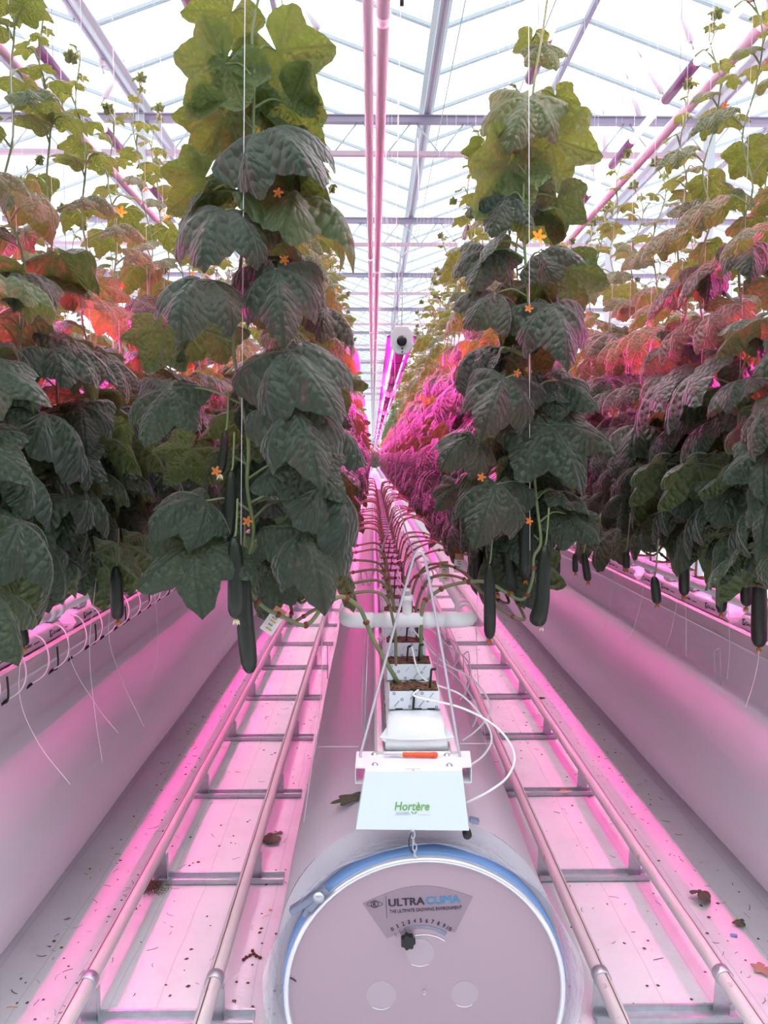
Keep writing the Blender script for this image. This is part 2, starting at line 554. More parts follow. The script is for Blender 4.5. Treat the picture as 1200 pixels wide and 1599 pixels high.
mb = MB(); mb.box((-30, 69.5, 0), (30, 69.8, 1.7)); mb.obj('wall_plinth', M['truss'], wl, smooth=False)
mb = MB()
for i in range(-14, 15):
    mb.box((i * 1.1 - .04, 69.9, 0), (i * 1.1 + .04, 69.98, 7.4))
for z in (0.9, 2.2, 3.5, 4.8, 6.1):
    mb.box((-16, 69.88, z - .04), (16, 69.96, z + .04))
mb.obj('wall_frame', M['frame'], wl, smooth=False)

mb = MB(); mb.box((-14, -4.2, 0), (14, -4.0, 5.5))  # unseen wall added behind the camera to cut low front light
tag(mb.obj('wall_light_block', mat('light_block_grey', (0.20, 0.20, 0.21), 0.7), smooth=False), kind='structure')

for i, x in enumerate(VALLEY):
    mb = MB()
    pr = [(x - .10, VZ + .02), (x - .10, VZ - .01), (x - .045, VZ - .05), (x - .045, VZ - .13), (x + .045, VZ - .13), (x + .045, VZ - .05), (x + .10, VZ - .01), (x + .10, VZ + .02)]
    mb.extrude_y(pr, -6, 70, 1, closed=True)
    mb.add([(p[0], -6, p[1]) for p in pr], [tuple(range(8))])
    mb2 = MB()
    mb2.box((x - .012, -6, VZ - .145), (x + .012, 70, VZ - .13))
    where = ['outermost roof gutter above the left rows', 'roof valley gutter running above the left row, ending at a post',
             'roof valley gutter running down the middle right of the white pipes', 'roof valley gutter running above the right row',
             'outermost roof gutter above the right rows'][i]
    t = thing('roof_gutter', (x, 2, VZ), 'grey metal ' + where, 'gutter', 'roof valley gutters')
    child(mb, 'channel', M['frame'], t, False)
    child(mb2, 'drip_edge', M['truss'], t, False)

TD = [6.4 + 4.5 * i for i in range(12)]
TT, TB = 6.55, 6.09
for i, y in enumerate(TD):
    lab = ('grey lattice roof truss hidden above the frame, nearest of all' if i == 0 else
           f'grey lattice roof truss, {ORD[i-1]} counting back from the nearest one in view' if i < 9 else 'far grey lattice roof truss merging with others above the row end')
    t = thing('roof_truss', (0.76, y, TB), lab, 'truss', 'roof trusses')
    a = MB()
    a.box((-7.2, y - .05, TT - .05), (8.7, y + .05, TT + .03))
    a.box((-7.2, y - .07, TT + .03), (8.7, y + .07, TT + .045))
    child(a, 'top_chord', M['truss'], t, False)
    a = MB(); a.box((-7.2, y - .04, TB - .03), (8.7, y + .04, TB + .03)); child(a, 'bottom_chord', M['truss_lo'], t, False)
    a = MB()
    x, up = -7.2, True
    while x < 8.6:
        p, q = ((x, y, TB), (x + .37, y, TT)) if up else ((x, y, TT), (x + .37, y, TB))
        a.tube([p, q], 0.012, 5)
        x += .37; up = not up
    child(a, 'lattice', M['frame'], t)
for i, y in enumerate(TD[:6]):
    for x, sd in ((-3.17, 'left'), (4.69, 'right')):
        t = thing('steel_post', (x, y, 0), f'pale square steel post among the {sd} rows under the {ORD[i]} roof truss', 'post', 'steel posts')
        a = MB(); a.box((x - .06, y - .06, 0.012), (x + .06, y + .06, VZ - .14)); child(a, 'shaft', M['frame'], t, False)
        a = MB(); a.box((x - .1, y - .1, 0), (x + .1, y + .1, .012)); child(a, 'foot_plate', M['zinc'], t, False)

# white push rods that stand off the right hand roof slopes
RODS = [((1057, -8), (1080, 65), 9.2), ((1004, 92), (1035, 145), 10.6), ((982, 126), (999, 181), 11.4), ((943, 181), (946, 237), 12.5), ((924, 222), (927, 266), 13.5), ((895, 262), (899, 303), 14.8),
        ((470, -6), (496, 44), 8.8), ((100, -12), (112, 22), 8.8), ((153, 60), (160, 104), 9.6), ((188, 104), (163, 153), 10.6), ((213, 166), (206, 196), 12.4), ((267, 232), (244, 270), 12.6)]
for i, (a, b, d) in enumerate(RODS):
    p, q = P(*a, d), P(*b, d - 0.12)
    m_ = (p + q) / 2
    lab = f'short white roof vent rod, {ORD[i]} from the front above the right rows' if i < 6 else ('short white roof vent rod high beside the middle pipes' if i == 6 else f'short white roof vent rod, {ORD[i-7]} from the front above the left rows')
    t = thing('vent_rod', m_, lab, 'rod', 'roof vent rods')
    mb = MB(); mb.tube([p, q], 0.038, 10); child(mb, 'sleeve', M['rod'], t)
    dr = (q - p).normalized()
    mb = MB(); mb.tube([q, q + dr * .10], 0.012, 6); mb.tube([p, p - dr * .25], 0.012, 6); child(mb, 'rod_tip', M['wire'], t)

# heating pipes hung under the trusses
def heating(x, z, r, lab, y0=-1.0):
    t = thing('heating_pipe', (x, 2, z), lab, 'pipe', 'overhead heating pipes')
    mb = MB(); mb.tube([(x, y0, z), (x, 68, z)], r, 14); child(mb, 'pipe', M['heat'], t)
    for y in (3.45, 7.9, 12.4, 17):
        mb = MB(); mb.lathe([(r, -.03), (r * 1.18, -.03), (r * 1.18, .03), (r, .03)], (x, y, z), (0, 1, 0), 14); child(mb, 'collar', M['rod'], t)
        mb = MB(); mb.tube([(x, y, z + r), (x, y, TB if y > 5 else z + .9)], .003, 4); child(mb, 'hanger_wire', M['wire'], t)
heating(0.048, 3.80, 0.029, 'pale pinkish heating pipe overhead in the middle, right one of the close pair')
heating(-0.018, 3.92, 0.026, 'pale pinkish heating pipe overhead in the middle, left one of the close pair')
heating(-1.72, 3.80, 0.029, 'pale pinkish heating pipe above the left row')
heating(1.72, 3.80, 0.029, 'pale pinkish heating pipe above the right row')

# overhead growing lights: dark driver and bright tube, end to end
LINES = [(-1.66, 'outer line above the left row', 0.1), (-0.82, 'line above the left aisle', 0.35), (0.85, 'line above the right aisle', 0.0), (1.67, 'outer line above the right row', 0.22)]
proto = None
for x, lab, ph in LINES:
    n = 0
    y = 1.9 + ph
    while y < 16:
        L = (f'overhead growing light, {ORD[n]} from the front in the {lab}' if n < 10 else f'far overhead growing light in the {lab}')
        if proto is None:
            proto = thing('growing_light', (x, y, 3.93), L, 'lamp', 'overhead growing lights')
            a = MB(); a.tube([(0, 0, 0), (0, .40, 0)], .028, 12); a.obj('driver', M['driver'], proto)
            a = MB(); a.prism([(-.024, .004), (.024, .004), (.024, .012), (.012, .026), (-.012, .026), (-.024, .012)], lambda u, v_, w_: (u, .42 + w_, v_), .52); hs = a.obj('added_hood', M['rod'], proto, False)  # opaque hood added over the tube to keep its light off the roof
            a = MB(); a.prism([(.018 * math.cos(q), .003 + .018 * math.sin(q)) for q in np.linspace(PI, 2 * PI, 9)], lambda u, v_, w_: (u, .42 + w_, v_), .52); a.obj('lamp_tube', M['toplight'], proto)
            a = MB(); a.tube([(0, .395, 0), (0, .425, 0)], .026, 12); a.tube([(0, .935, 0), (0, .955, 0)], .022, 12); a.obj('socket', M['glow'], proto)
            a = MB(); a.tube([(0, .2, .02), (0, .2, TB - .06 - 3.93)], .002, 4); a.obj('hanger_wire', M['wire'], proto)
            o = proto
        else:
            o = dup(proto, (x, y, 3.93))
        o['label'] = L
        o['group'] = 'overhead growing lights, ' + lab
        n += 1
        y += 0.98

for x, lab, ph in LINES:
    mb = MB(); mb.tube([(x, 1, TB - .045), (x, 60, TB - .045)], .006, 6)
    tag(mb.obj('carrier_rail', M['frame']), 'thin grey carrier rail under the trusses, ' + lab, 'rail')

# ------------------------------------------------------------------ per row: hose, gutter, slabs, cubes, growth pipe, lamp
def hose_profile(x, a=HR, b=HZ, zc=HZ, gb=GB):
    """film hung from the gutter edges, bulging down to the ground"""
    pr = [(x + .118, gb)]
    for i in range(0, 65):
        t = math.radians(68 - i * (316 / 64.0))
        pr.append((x + a * math.cos(t), zc + b * math.sin(t)))
    pr.append((x - .118, gb))
    return pr

ROWNAME = {'left': 'left row', 'centre': 'centre row', 'right': 'right row'}
for nm, x in ROW.items():
    mb = MB()
    ys = 2.19 if nm == 'centre' else 2.0
    GB_, GT_ = GB + LIFT[nm], GT + LIFT[nm]
    pr = hose_profile(x, HR if nm == 'centre' else .262, HZ, HZ, GB_)
    n = len(pr)
    V, F = [], []
    rng = random.Random(nm)
    NY = 60
    for i in range(NY + 1):
        y = ys + (66 - ys) * (i / NY) ** 2
        for j, (px, pz) in enumerate(pr):
            wob = 0.004 * math.sin(y * 3.1 + j * .4) if 2 < j < n - 3 else 0
            V.append((px + wob, y, max(0.006, pz)))
    for i in range(NY):
        for j in range(n - 1):
            F.append((i * n + j, (i + 1) * n + j, (i + 1) * n + j + 1, i * n + j + 1))
    mb.add(V, F)
    if True:
        mb.add([(px, ys + .002, max(.006, pz)) for px, pz in pr], [tuple(range(n))])
    lab = {'left': 'long white plastic air hose lying under the left row gutter', 'centre': 'white plastic air hose with round end plate under the centre gutter',
           'right': 'long white plastic air hose lying under the right row gutter'}[nm]
    t = thing('air_hose', (x, ys, 0), lab, 'hose', 'air hoses under the gutters')
    child(mb, 'hose_film', M['film'], t)
    if nm == 'centre':
        hose_root = t
    # gutter
    g = thing('crop_gutter', (x, 2.2, GB_), f'cream metal growing gutter carrying the slabs of the {nm} row', 'gutter', 'growing gutters')
    w2 = .125
    pr = [(x - w2 + .02, GT_ + .012), (x - w2 + .004, GT_ + .014), (x - w2 - .004, GT_ + .006), (x - w2 - .002, GT_ - .01), (x - w2 + .014, GT_ - .035), (x - w2 + .012, GB_ + .012), (x - w2 + .022, GB_),
          (x + w2 - .022, GB_), (x + w2 - .012, GB_ + .012), (x + w2 - .014, GT_ - .035), (x + w2 + .002, GT_ - .01), (x + w2 + .004, GT_ + .006), (x + w2 - .004, GT_ + .014), (x + w2 - .02, GT_ + .012),
          (x + w2 - .03, GT_ - .006), (x - w2 + .03, GT_ - .006)]
    mb = MB(); mb.extrude_y(pr, 2.26, 66, 1, closed=True)
    mb.add([(p[0], 2.26, p[1]) for p in pr], [tuple(range(len(pr)))])
    sharp(child(mb, 'channel', M['gutter'], g), 50)
    # growth pipe pair
    hw, pr_, pz = .235, .030, 1.29
    y0 = 2.85
    t = thing('growth_pipe', (x, y0, pz), f'white plastic pipe loop rounding the end of the {nm} row' if nm == 'centre' else f'white plastic pipe loop running along the {nm} row', 'pipe', 'white pipe loops')
    for s, pn in ((-1, 'left_pipe'), (1, 'right_pipe')):
        mb = MB(); mb.tube([(x + s * hw, y0 + .10, pz), (x + s * hw, 66, pz)], .0255, 14); child(mb, 'long_pipe', M['pvc'], t)
        e = []
        for i in range(9):
            a = PI / 2 * i / 8
            e.append((x + s * (hw - .05 + .05 * math.cos(a)), y0 + .05 - .05 * math.sin(a), pz))
        mb = MB(); mb.tube([(x + s * hw, y0 + .12, pz)] + e + [(x + s * (hw - .10), y0, pz)], pr_, 14); child(mb, 'elbow', M['pvc'], t)
        for q in (.16, .24):
            mb = MB(); mb.lathe([(.0255, -.018), (.034, -.018), (.034, .018), (.0255, .018)], (x + s * hw, y0 + q, pz), (0, 1, 0), 16); child(mb, 'collar', M['pvc'], t)
    mb = MB(); mb.tube([(x - hw + .06, y0, pz), (x + hw - .06, y0, pz)], .0275, 14); child(mb, 'cross_pipe', M['pvc'], t)
    for q in (-.075, .075):
        mb = MB(); mb.lathe([(.0275, -.02), (.0315, -.02), (.0315, .02), (.0275, .02)], (x + q, y0, pz), (1, 0, 0), 16); child(mb, 'collar', M['pvc'], t)
    mb = MB(); mb.lathe([(.018, 0), (.018, .055), (.023, .055), (.023, .075), (.012, .075), (.012, .10), (0, .10)], (x - .005, y0, pz + .02), (0, 0, 1), 16)
    vl = child(mb, 'valve', M['pvc'], t)
    mb = MB(); mb.box((x - .014, y0 - .014, pz + .085), (x + .004, y0 + .008, pz + .112)); bevel(child(mb, 'valve_cap', M['heat'], t), .003)

def stamp(mb, x, y, z, sx=1, mi=1):
    """slanted print on the front of a cube: small words and rings"""
    for (u, v_, s) in ((-.062, .010, .9), (.018, .008, 1.0), (-.012, .034, .7), (.052, .040, .7)):
        ang = math.radians(52)
        text_into(mb, 'plantop', (x + u, y - .0008, z + v_), (math.cos(ang), 0, math.sin(ang)), (-math.sin(ang), 0, math.cos(ang)), .026 * s, .0055 * s, mi)
    for (u, v_) in ((-.040, .034), (-.015, .010), (.044, .030), (-.066, .054), (.025, .054), (.072, .008)):
        mb.lathe([(.0026, -.0008), (.0050, -.0008), (.0050, .0004), (.0026, .0004)], (x + u, y - .0002, z + v_), (0, -1, 0), 10, mi, closed=True)

CW, CDp = .163, .10
def build_cube():
    t = thing('growing_cube', (0, 0, ST), 'x', 'growing cube')
    mb = MB()
    mb.box((-CW / 2, 0, 0), (CW / 2, CDp, CT - ST - .004))
    stamp(mb, 0, 0, 0)
    for s in (-1, 1):                     # side prints
        for (u, v_) in ((.02, .02), (.06, .035)):
            mb.box((s * CW / 2 - .0006, u, v_), (s * CW / 2 + .0006, u + .018, v_ + .006), 1)
    mb.obj('wrapper', [M['wrap'], M['ink']], t, False)
    mb = MB()
    rng = random.Random(4)
    nx, ny = 14, 9
    V = [(-CW / 2 + .003 + (CW - .006) * i / nx, .003 + (CDp - .006) * j / ny, CT - ST - .003 + rng.uniform(-.001, .006)) for j in range(ny + 1) for i in range(nx + 1)]
    F = [(j * (nx + 1) + i, j * (nx + 1) + i + 1, (j + 1) * (nx + 1) + i + 1, (j + 1) * (nx + 1) + i) for j in range(ny) for i in range(nx)]
    mb.add(V, F)
    mb.obj('substrate', M['soil'], t, False)
    mb = MB()
    for u in (-.05, .012, .055):
        mb.box((u - .012, -.002, 0), (u + .012, .001, .005))
    mb.box((-CW / 2 - .002, -.003, 0), (CW / 2 + .002, .0, .0018))
    mb.obj('tray_edge', M['black'], t, False)
    return t
cube0 = None
NC = {'left': 26, 'centre': 50, 'right': 26}
for nm, x in ROW.items():
    for i in range(NC[nm]):
        y = Y0 + DY * i
        zc = ST + LIFT[nm]
        if cube0 is None:
            cube0 = build_cube(); o = cube0; o.location = (x, y, zc)
        else:
            o = dup(cube0, (x, y, zc))
        o['label'] = (f'white printed growing cube, {ORD[i]} from the front end of the {nm} row' if i < 12 else f'white printed growing cube far back along the {nm} row')
        o['group'] = f'growing cubes along the {nm} row'

# slabs
def slab_mesh(front):
    mb = MB()
    nx, ny, L = 10, 24, 1.24
    V, F = [], []
    hw = .092
    sec = []
    for a in np.linspace(0, 2 * PI, 28, endpoint=False):
        c, s = math.cos(a), math.sin(a)
        u = math.copysign(abs(c) ** .42, c) * hw
        v_ = math.copysign(abs(s) ** .42, s) * .5
        sec.append((u, v_))
    for i in range(ny + 1):
        t = i / ny
        e = min(t, 1 - t) * L
        q = min(1, e / .05)
        hh = (ST - GT) * (0.25 + .75 * math.sqrt(1 - (1 - q) ** 2))
        ww = 1 + .06 * (1 - q)
        for u, v_ in sec:
            V.append((u * ww, t * L, hh * (v_ + .5)))
    n = len(sec)
    for i in range(ny):
        for j in range(n):
            F.append((i * n + j, (i + 1) * n + j, (i + 1) * n + (j + 1) % n, i * n + (j + 1) % n))
    F.append(tuple(range(n))); F.append(tuple(reversed(range(ny * n, ny * n + n))))
    mb.add(V, F)
    return mb
def slab_print(s):
    mb = MB()
    X = s * .0925
    ux = (0, -s * -1.0, 0) if s > 0 else (0, -1.0, 0)
    ux = (0, 1.0, 0) if s > 0 else (0, -1.0, 0)
    for k_ in range(4):
        y = .16 + .3 * k_ + (0 if s > 0 else .12)
        d = 1 if s > 0 else -1
        for (a, b, c, e) in ((0, .006, 0, .030), (0, .022, .026, .030), (0, .022, 0, .005), (.016, .022, 0, .014)):
            y1, y2 = sorted((y + d * a, y + d * b))
            mb.box((X - .001, y1, .028 + c), (X + .001, y2, .028 + e))
        text_into(mb, 'Grodan', (X + s * .0006, y + d * .03, .033), ux, (0, 0, 1), .085, .017)
        y1, y2 = sorted((y + d * .14, y + d * .19))
        mb.box((X - .001, y1, .034), (X + .001, y2, .038))
    return mb
slab0 = None
for nm, x in ROW.items():
    for i in range(13 if nm == 'centre' else 7):
        y = 2.30 + 1.3 * i
        if slab0 is None:
            slab0 = thing('growing_slab', (x, y, GT + LIFT[nm]), 'x', 'growing slab')
            slab_mesh(True).obj('wrapper', M['slab'], slab0)
            for s in (-1, 1):
                slab_print(s).obj('printed_lettering', M['black_ink'], slab0, False)
            mb = MB()
            for s in (-1, 1):                                      # welded corner flaps of the wrap
                mb.add([(s * .088, .012, .014), (s * .115, .005, .040), (s * .090, .03, .066), (s * .086, .045, .03), (s * .110, .012, .036)], [(0, 1, 2), (0, 4, 3), (2, 3, 4), (1, 4, 2), (0, 1, 4), (0, 2, 3)])
            mb.tube(spline([(-.115, .004, .040), (-.06, -.001, .036), (0, -.002, .035), (.06, -.001, .036), (.115, .004, .040)]), .0025, 6)
            mb.obj('weld_seam', M['slab'], slab0)
            o = slab0
        else:
            o = dup(slab0, (x, y, GT + LIFT[nm]))
        o['label'] = (f'white wrapped growing slab, {ORD[i]} from the front end of the {nm} row' if i < 12 else 'white wrapped growing slab far back along the centre row')
        o['group'] = f'growing slabs along the {nm} row'

# ------------------------------------------------------------------ intercanopy lamps
def build_lamp():
    t = thing('intercanopy_lamp', (0, 0, 0), 'x', 'lamp')
    mb = MB(); mb.tube([(0, .03, 0), (0, 2.44, 0)], .032, 16); mb.prism([(-.066, .020), (.066, .020), (.066, .024), (.02, .036), (-.02, .036), (-.066, .024)], lambda u, v_, w_: (u, .04 + w_, v_), 2.38); mb.obj('lamp_body', M['lamp_body'], t)  # the lip above the strips is added to block their upward light
    for s in (-1, 1):
        mb = MB()
        nx, nz = s * math.cos(math.radians(4)), -math.sin(math.radians(4))
        tx, tz = -nz, nx
        c = (nx * .034, nz * .034)
        q = [(c[0] + tx * .010, c[1] + tz * .010), (c[0] - tx * .010, c[1] - tz * .010)]
        c2 = (nx * .030, nz * .030)
        q += [(c2[0] - tx * .010, c2[1] - tz * .010), (c2[0] + tx * .010, c2[1] + tz * .010)]
        mb.extrude_y(q if s < 0 else q[::-1], .05, 2.42, 1, closed=True)
        mb.obj('light_strip', M['magenta'], t, False)
    mb = MB()
    oc = [(.028, .062), (.052, .030), (.052, -.030), (.030, -.058), (.016, -.066), (-.016, -.066), (-.030, -.058), (-.052, -.030), (-.052, .030), (-.028, .062)]
    mb.prism([(u, v_) for u, v_ in oc], lambda u, v_, w_: (u, .03 - w_, v_), .03)
    cap = bevel(mb.obj('end_cap', M['lamp_cap'], t, False), .004)
    mb = MB(); mb.lathe([(.023, 0), (.023, .014), (.014, .018), (0, .018)], (0, 0, -.006), (0, -1, 0), 20); 
    for v_ in (-.040, -.055):
        mb.lathe([(.004, 0), (.004, .003), (0, .003)], (.002, 0, v_), (0, -1, 0), 8)
    mb.obj('socket', M['black'], cap)
    for y in (.62, 1.85):
        mb = MB(); mb.lathe([(.033, -.012), (.038, -.012), (.038, .012), (.033, .012)], (0, y, 0), (0, 1, 0), 16); 
        cl = mb.obj('clip', M['driver'], t)
        mb = MB(); mb.tube([(0, y, .036), (0, y, TB - .05 - 2.44)], .0014, 4); mb.obj('hanger_wire', M['wire'], t)
    mb = MB(); mb.tube(spline([(.0, .01, .055), (.002, .01, .20), (0, .01, .37)], 4), .0022, 5)
    ring = []
    mb.tube(spline([(0, .01, .37), (-.055, .01, .46), (-.075, .01, .62), (-.07, .01, .9)], 6), .0018, 5)
    mb.tube(spline([(0, .01, .37), (.055, .01, .46), (.075, .01, .62), (.07, .01, .9)], 6), .0018, 5)
    mb.obj('suspension_cable', M['wire'], t)
    return t
lamp0 = None
for nm, x in ROW.items():
    for i in range(25 if nm == 'centre' else 5):
        y = 3.55 + 2.5 * i if nm == 'centre' else 2.05 + 2.5 * i
        if lamp0 is None:
            lamp0 = build_lamp(); o = lamp0; o.location = (x, y, 2.44)
        else:
            o = dup(lamp0, (x, y, 2.44))
        o['label'] = f'magenta lamp tube between the leaves, {ORD[i]} from the front of the {nm} row' if i < 10 else 'far magenta lamp tube between the leaves of the centre row'
        o['group'] = f'magenta lamp tubes along the {nm} row'
for x, sd in ((-3.12, 'left'), (3.5, 'right')):
    for i in range(5):
        o = dup(lamp0, (x, 2.2 + 2.5 * i, 2.44))
        o['label'] = f'magenta lamp tube deep behind the {sd} row, in the row beyond it'
        o['group'] = f'magenta lamp tubes of the next row on the {sd}'

# ------------------------------------------------------------------ pipe rails and their supports
RZL = 0.15
RAILS = [(-0.954, 'outer rail pipe of the left aisle, beside the left air hose', 'rail_l'), (-0.532, 'inner rail pipe of the left aisle, beside the centre air hose', 'rail_l'),
         (0.772, 'inner rail pipe of the right aisle, beside the centre air hose', 'rail_r'), (1.186, 'outer rail pipe of the right aisle, beside the right air hose', 'rail_r')]
for x, lab, mt in RAILS:
    t = thing('rail_pipe', (x, 2, RZL), 'worn cream painted ' + lab, 'rail', 'rail pipes')
    mb = MB(); mb.tube([(x, 1.2, RZL), (x, 2.6, RZL), (x, 10, RZL), (x, 64, RZL)], .0265, 20); child(mb, 'pipe', M[mt], t)
SUP = [2.46 + .87 * i for i in range(20)]
sup0 = {}
for sd, xa, xb in (('left', -.954, -.532), ('right', .772, 1.186)):
    for i, y in enumerate(SUP):
        lab = f'galvanised rail support, {ORD[i]} from the front in the {sd} aisle' if i < 12 else f'galvanised rail support far back in the {sd} aisle'
        if sd not in sup0:
            t = thing('rail_support', ((xa + xb) / 2, y, 0), lab, 'support')
            mb = MB()
            x0, x1 = (xa - .05, xb + .13) if sd == 'left' else (xa - .02, xb + .06)
            for dy in (-.034, .026):
                mb.box((x0, y + dy, 0.002), (x1, y + dy + .010, .026))
            mb.box((x0, y - .034, .002), (x1, y + .036, .006))
            child(mb, 'ground_channel', M['zinc'], t, False)
            for xx in (xa, xb):
                mb = MB()
                mb.add([(xx - .028, y + .0, .006), (xx + .028, y, .006), (xx + .024, y, RZL - .01), (xx - .024, y, RZL - .01),
                        (xx - .028, y + .004, .006), (xx + .028, y + .004, .006), (xx + .024, y + .004, RZL - .01), (xx - .024, y + .004, RZL - .01)],
                       [(0, 1, 2, 3), (7, 6, 5, 4), (0, 4, 5, 1), (1, 5, 6, 2), (2, 6, 7, 3), (3, 7, 4, 0)])
                mb.box((xx + .024, y, .006), (xx + .028, y + .03, RZL - .03))
                u = child(mb, 'upright', M['zinc'], t, False)
            o = t; sup0[sd] = t
        else:
            o = dup(sup0[sd], ((xa + xb) / 2, y, 0))
        o['label'] = lab
        o['group'] = f'rail supports of the {sd} aisle'
    for xx in (xa, xb):                           # wrap-over saddles show on the nearest supports only
        mb = MB(); mb.lathe([(.0268, -.02), (.030, -.02), (.030, .02), (.0268, .02)], (xx, SUP[0], RZL), (0, 1, 0), 24, closed=True)
        child(mb, 'saddle', M['zinc'], sup0[sd])

# ------------------------------------------------------------------ end of the centre hose: plate, dial, strap
DX, DZ, DR, DYY = P(663, 1540, 2.14).x, P(663, 1540, 2.14).z, .402, 2.12
K = DR / 225.0
def dp(px, py, off=0.0):
    return Vector((DX + (px - 663) * K, DYY - off, DZ + (1540 - py) * K))
def flat(mb, pts, off, th, mi=0):
    """thin raised shape on the end plate, outline in photo pixels"""
    po = [((p[0] - 663) * K, (1540 - p[1]) * K) for p in pts]
    mb.prism(po, lambda u, v_, w_: (DX + u, DYY - off - w_, DZ + v_), th, mi)
pl = MB()
pl.lathe([(0, 0), (DR - .012, 0), (DR - .006, .004), (DR - .006, .02), (0, .02)], (DX, DYY + .02, DZ), (0, -1, 0), 96)
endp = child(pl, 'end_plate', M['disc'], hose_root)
endp['label'] = 'round pinkish grey metal end plate'
sharp(endp)
def sub(mb, name, mats, smooth=True):
    mb.v = [v - np.asarray(tuple(hose_root.location)) for v in mb.v]
    return mb.obj(name, mats, endp, smooth)
mb = MB(); mb.lathe([(DR - .008, -.02), (DR - .008, .012), (DR - .004, .018), (DR + .003, .018), (DR + .008, .010), (DR + .008, -.02)], (DX, DYY, DZ), (0, -1, 0), 96, closed=True); sub(mb, 'rim', M['rim'])
# dial label
mb = MB()
arc_c = (655, 1560)
top = []
for i in range(17):
    t_ = i / 16
    x_ = 562 + (740 - 562) * t_
    y_ = 1391 - 10 * t_ - 24 * math.sin(PI * t_) * 1.0
    top.append((x_, y_))
bot = [(712, 1441), (690, 1437), (655, 1434), (625, 1440), (601, 1450)]
flat(mb, list(reversed(top + bot)), 0, .0012); sub(mb, 'dial_label', M['dial'], False)
ux = Vector((1, 0, .052)).normalized(); uy = Vector((-.052, 0, 1)).normalized()
mb = MB()
for q in (-.7, 0, .7): text_into(mb, 'ULTRA', dp(604.5 + q, 1396, .0022 + .0001 * q), ux, uy, 57.5 * K, 12.5 * K)
sub(mb, 'black_lettering', M['black_ink'], False)
mb = MB()
for q in (-.7, 0, .7): text_into(mb, 'CLIMA', dp(664.5 + q, 1393, .0022 + .0001 * q), ux, uy, 55 * K, 12.5 * K)
sub(mb, 'blue_lettering', M['lightblue'], False)
mb = MB(); text_into(mb, 'THE ULTIMATE GROWING ENVIRONMENT', dp(605.5, 1407, .0022), ux, uy, 117 * K, 5.5 * K)
flat(mb, [(599.2, 1379), (599.9, 1379), (601.7, 1415.5), (601, 1415.5)][::-1], .0012, .0008)
def ring(mb, cx, cy, rx, ry, wd, off, mi=0, seg=28, a0=0, a1=2 * PI):
    n = seg
    V, F = [], []
    for i in range(n + 1):
        a = a0 + (a1 - a0) * i / n
        for s in (0, 1):
            V.append(tuple(dp(cx + (rx + s * wd) * math.cos(a), cy - (ry + s * wd) * math.sin(a), off)))
    for i in range(n):
        F.append((2 * i, 2 * i + 1, 2 * i + 3, 2 * i + 2))
    mb.add(V, F, mi)
ring(mb, 581.5, 1391.5, 12.5, 3.6, .8, .0026)
ring(mb, 581.5, 1391.5, 5.2, 5.6, .9, .0028)
text_into(mb, 'K', dp(579, 1394.2, .0028), ux, uy, 5 * K, 5.6 * K, bold=.02)
sub(mb, 'small_lettering', M['black_ink'], False)
mb = MB()
for i in range(11):                       # numbers and ticks of the scale
    a = math.radians(121 - 6.2 * i)
    rr = 96
    cx, cy = 656 + rr * math.cos(a) * .90, 1519 - rr * math.sin(a)
    th = a - PI / 2
    u_ = Vector((math.cos(th), 0, math.sin(th))); v_ = Vector((-math.sin(th), 0, math.cos(th)))
    s_ = str(i)
    wd = 4.0 if i < 10 else 8
    if i == 1: wd = 1.6
    text_into(mb, s_, dp(cx, cy, .0024) - u_ * wd / 2 * K, u_, v_, wd * K, 6.5 * K)
    if i < 3:
        mb.add([tuple(dp(656 + r_ * math.cos(a) * .9 + q, 1519 - r_ * math.sin(a), .0024)) for r_, q in ((92, -.3), (92, .3), (84, .3), (84, -.3))], [(3, 2, 1, 0)])
sub(mb, 'scale_numbers', M['black_ink'], False)
mb = MB()
V, F = [], []
for i in range(13):                       # graded scale band
    a = math.radians(108 - 49 * i / 12)
    for r_ in (91 - .0, 91 - 2 - 4.5 * i / 12):
        V.append(tuple(dp(656 + r_ * math.cos(a) * .9, 1519 - r_ * math.sin(a), .0023)))
for i in range(12):
    F.append((2 * i, 2 * i + 1, 2 * i + 3, 2 * i + 2))
mb.add(V, F); sub(mb, 'scale_band', M['buckle'], False)
mb = MB()
ring(mb, 660, 1478, 46, 33.5, 1.6, .002, a0=math.radians(42), a1=math.radians(138))
sub(mb, 'slot_edge', M['rim'], False)
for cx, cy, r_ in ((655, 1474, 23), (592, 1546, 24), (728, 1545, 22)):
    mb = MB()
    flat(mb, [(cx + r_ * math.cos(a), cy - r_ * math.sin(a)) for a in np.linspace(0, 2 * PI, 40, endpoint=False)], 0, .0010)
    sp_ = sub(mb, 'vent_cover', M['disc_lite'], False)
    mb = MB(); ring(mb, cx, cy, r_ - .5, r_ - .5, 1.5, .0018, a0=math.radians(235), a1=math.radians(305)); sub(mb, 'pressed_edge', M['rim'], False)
mb = MB()
kn = []
for i in range(42):
    a = 2 * PI * i / 42
    r_ = (11 + 1.3 * math.cos(7 * a)) * K
    kn.append((r_ * math.cos(a), r_ * math.sin(a)))
kc = dp(635, 1449)
mb.prism(kn, lambda u, v_, w_: (kc.x + u, kc.y - .006 - w_, kc.z + v_), .022)
mb.lathe([(.006, 0), (.006, .01)], tuple(kc), (0, -1, 0), 10)
bevel(sub(mb, 'knob', M['black'], False), .004, 3)
mb = MB(); bc = dp(662, 1541); mb.lathe([(.006, 0), (.006, .004), (.0035, .004), (.0035, .012), (0, .012)], tuple(bc), (0, -1, 0), 6); sub(mb, 'bolt', M['zinc'], False)
mb = MB()
mb.tube(spline([dp(440, 1514, .002), dp(447, 1516, .002), dp(454, 1521, .002)], 4), .0016, 5); sub(mb, 'scratch', M['black_ink'])
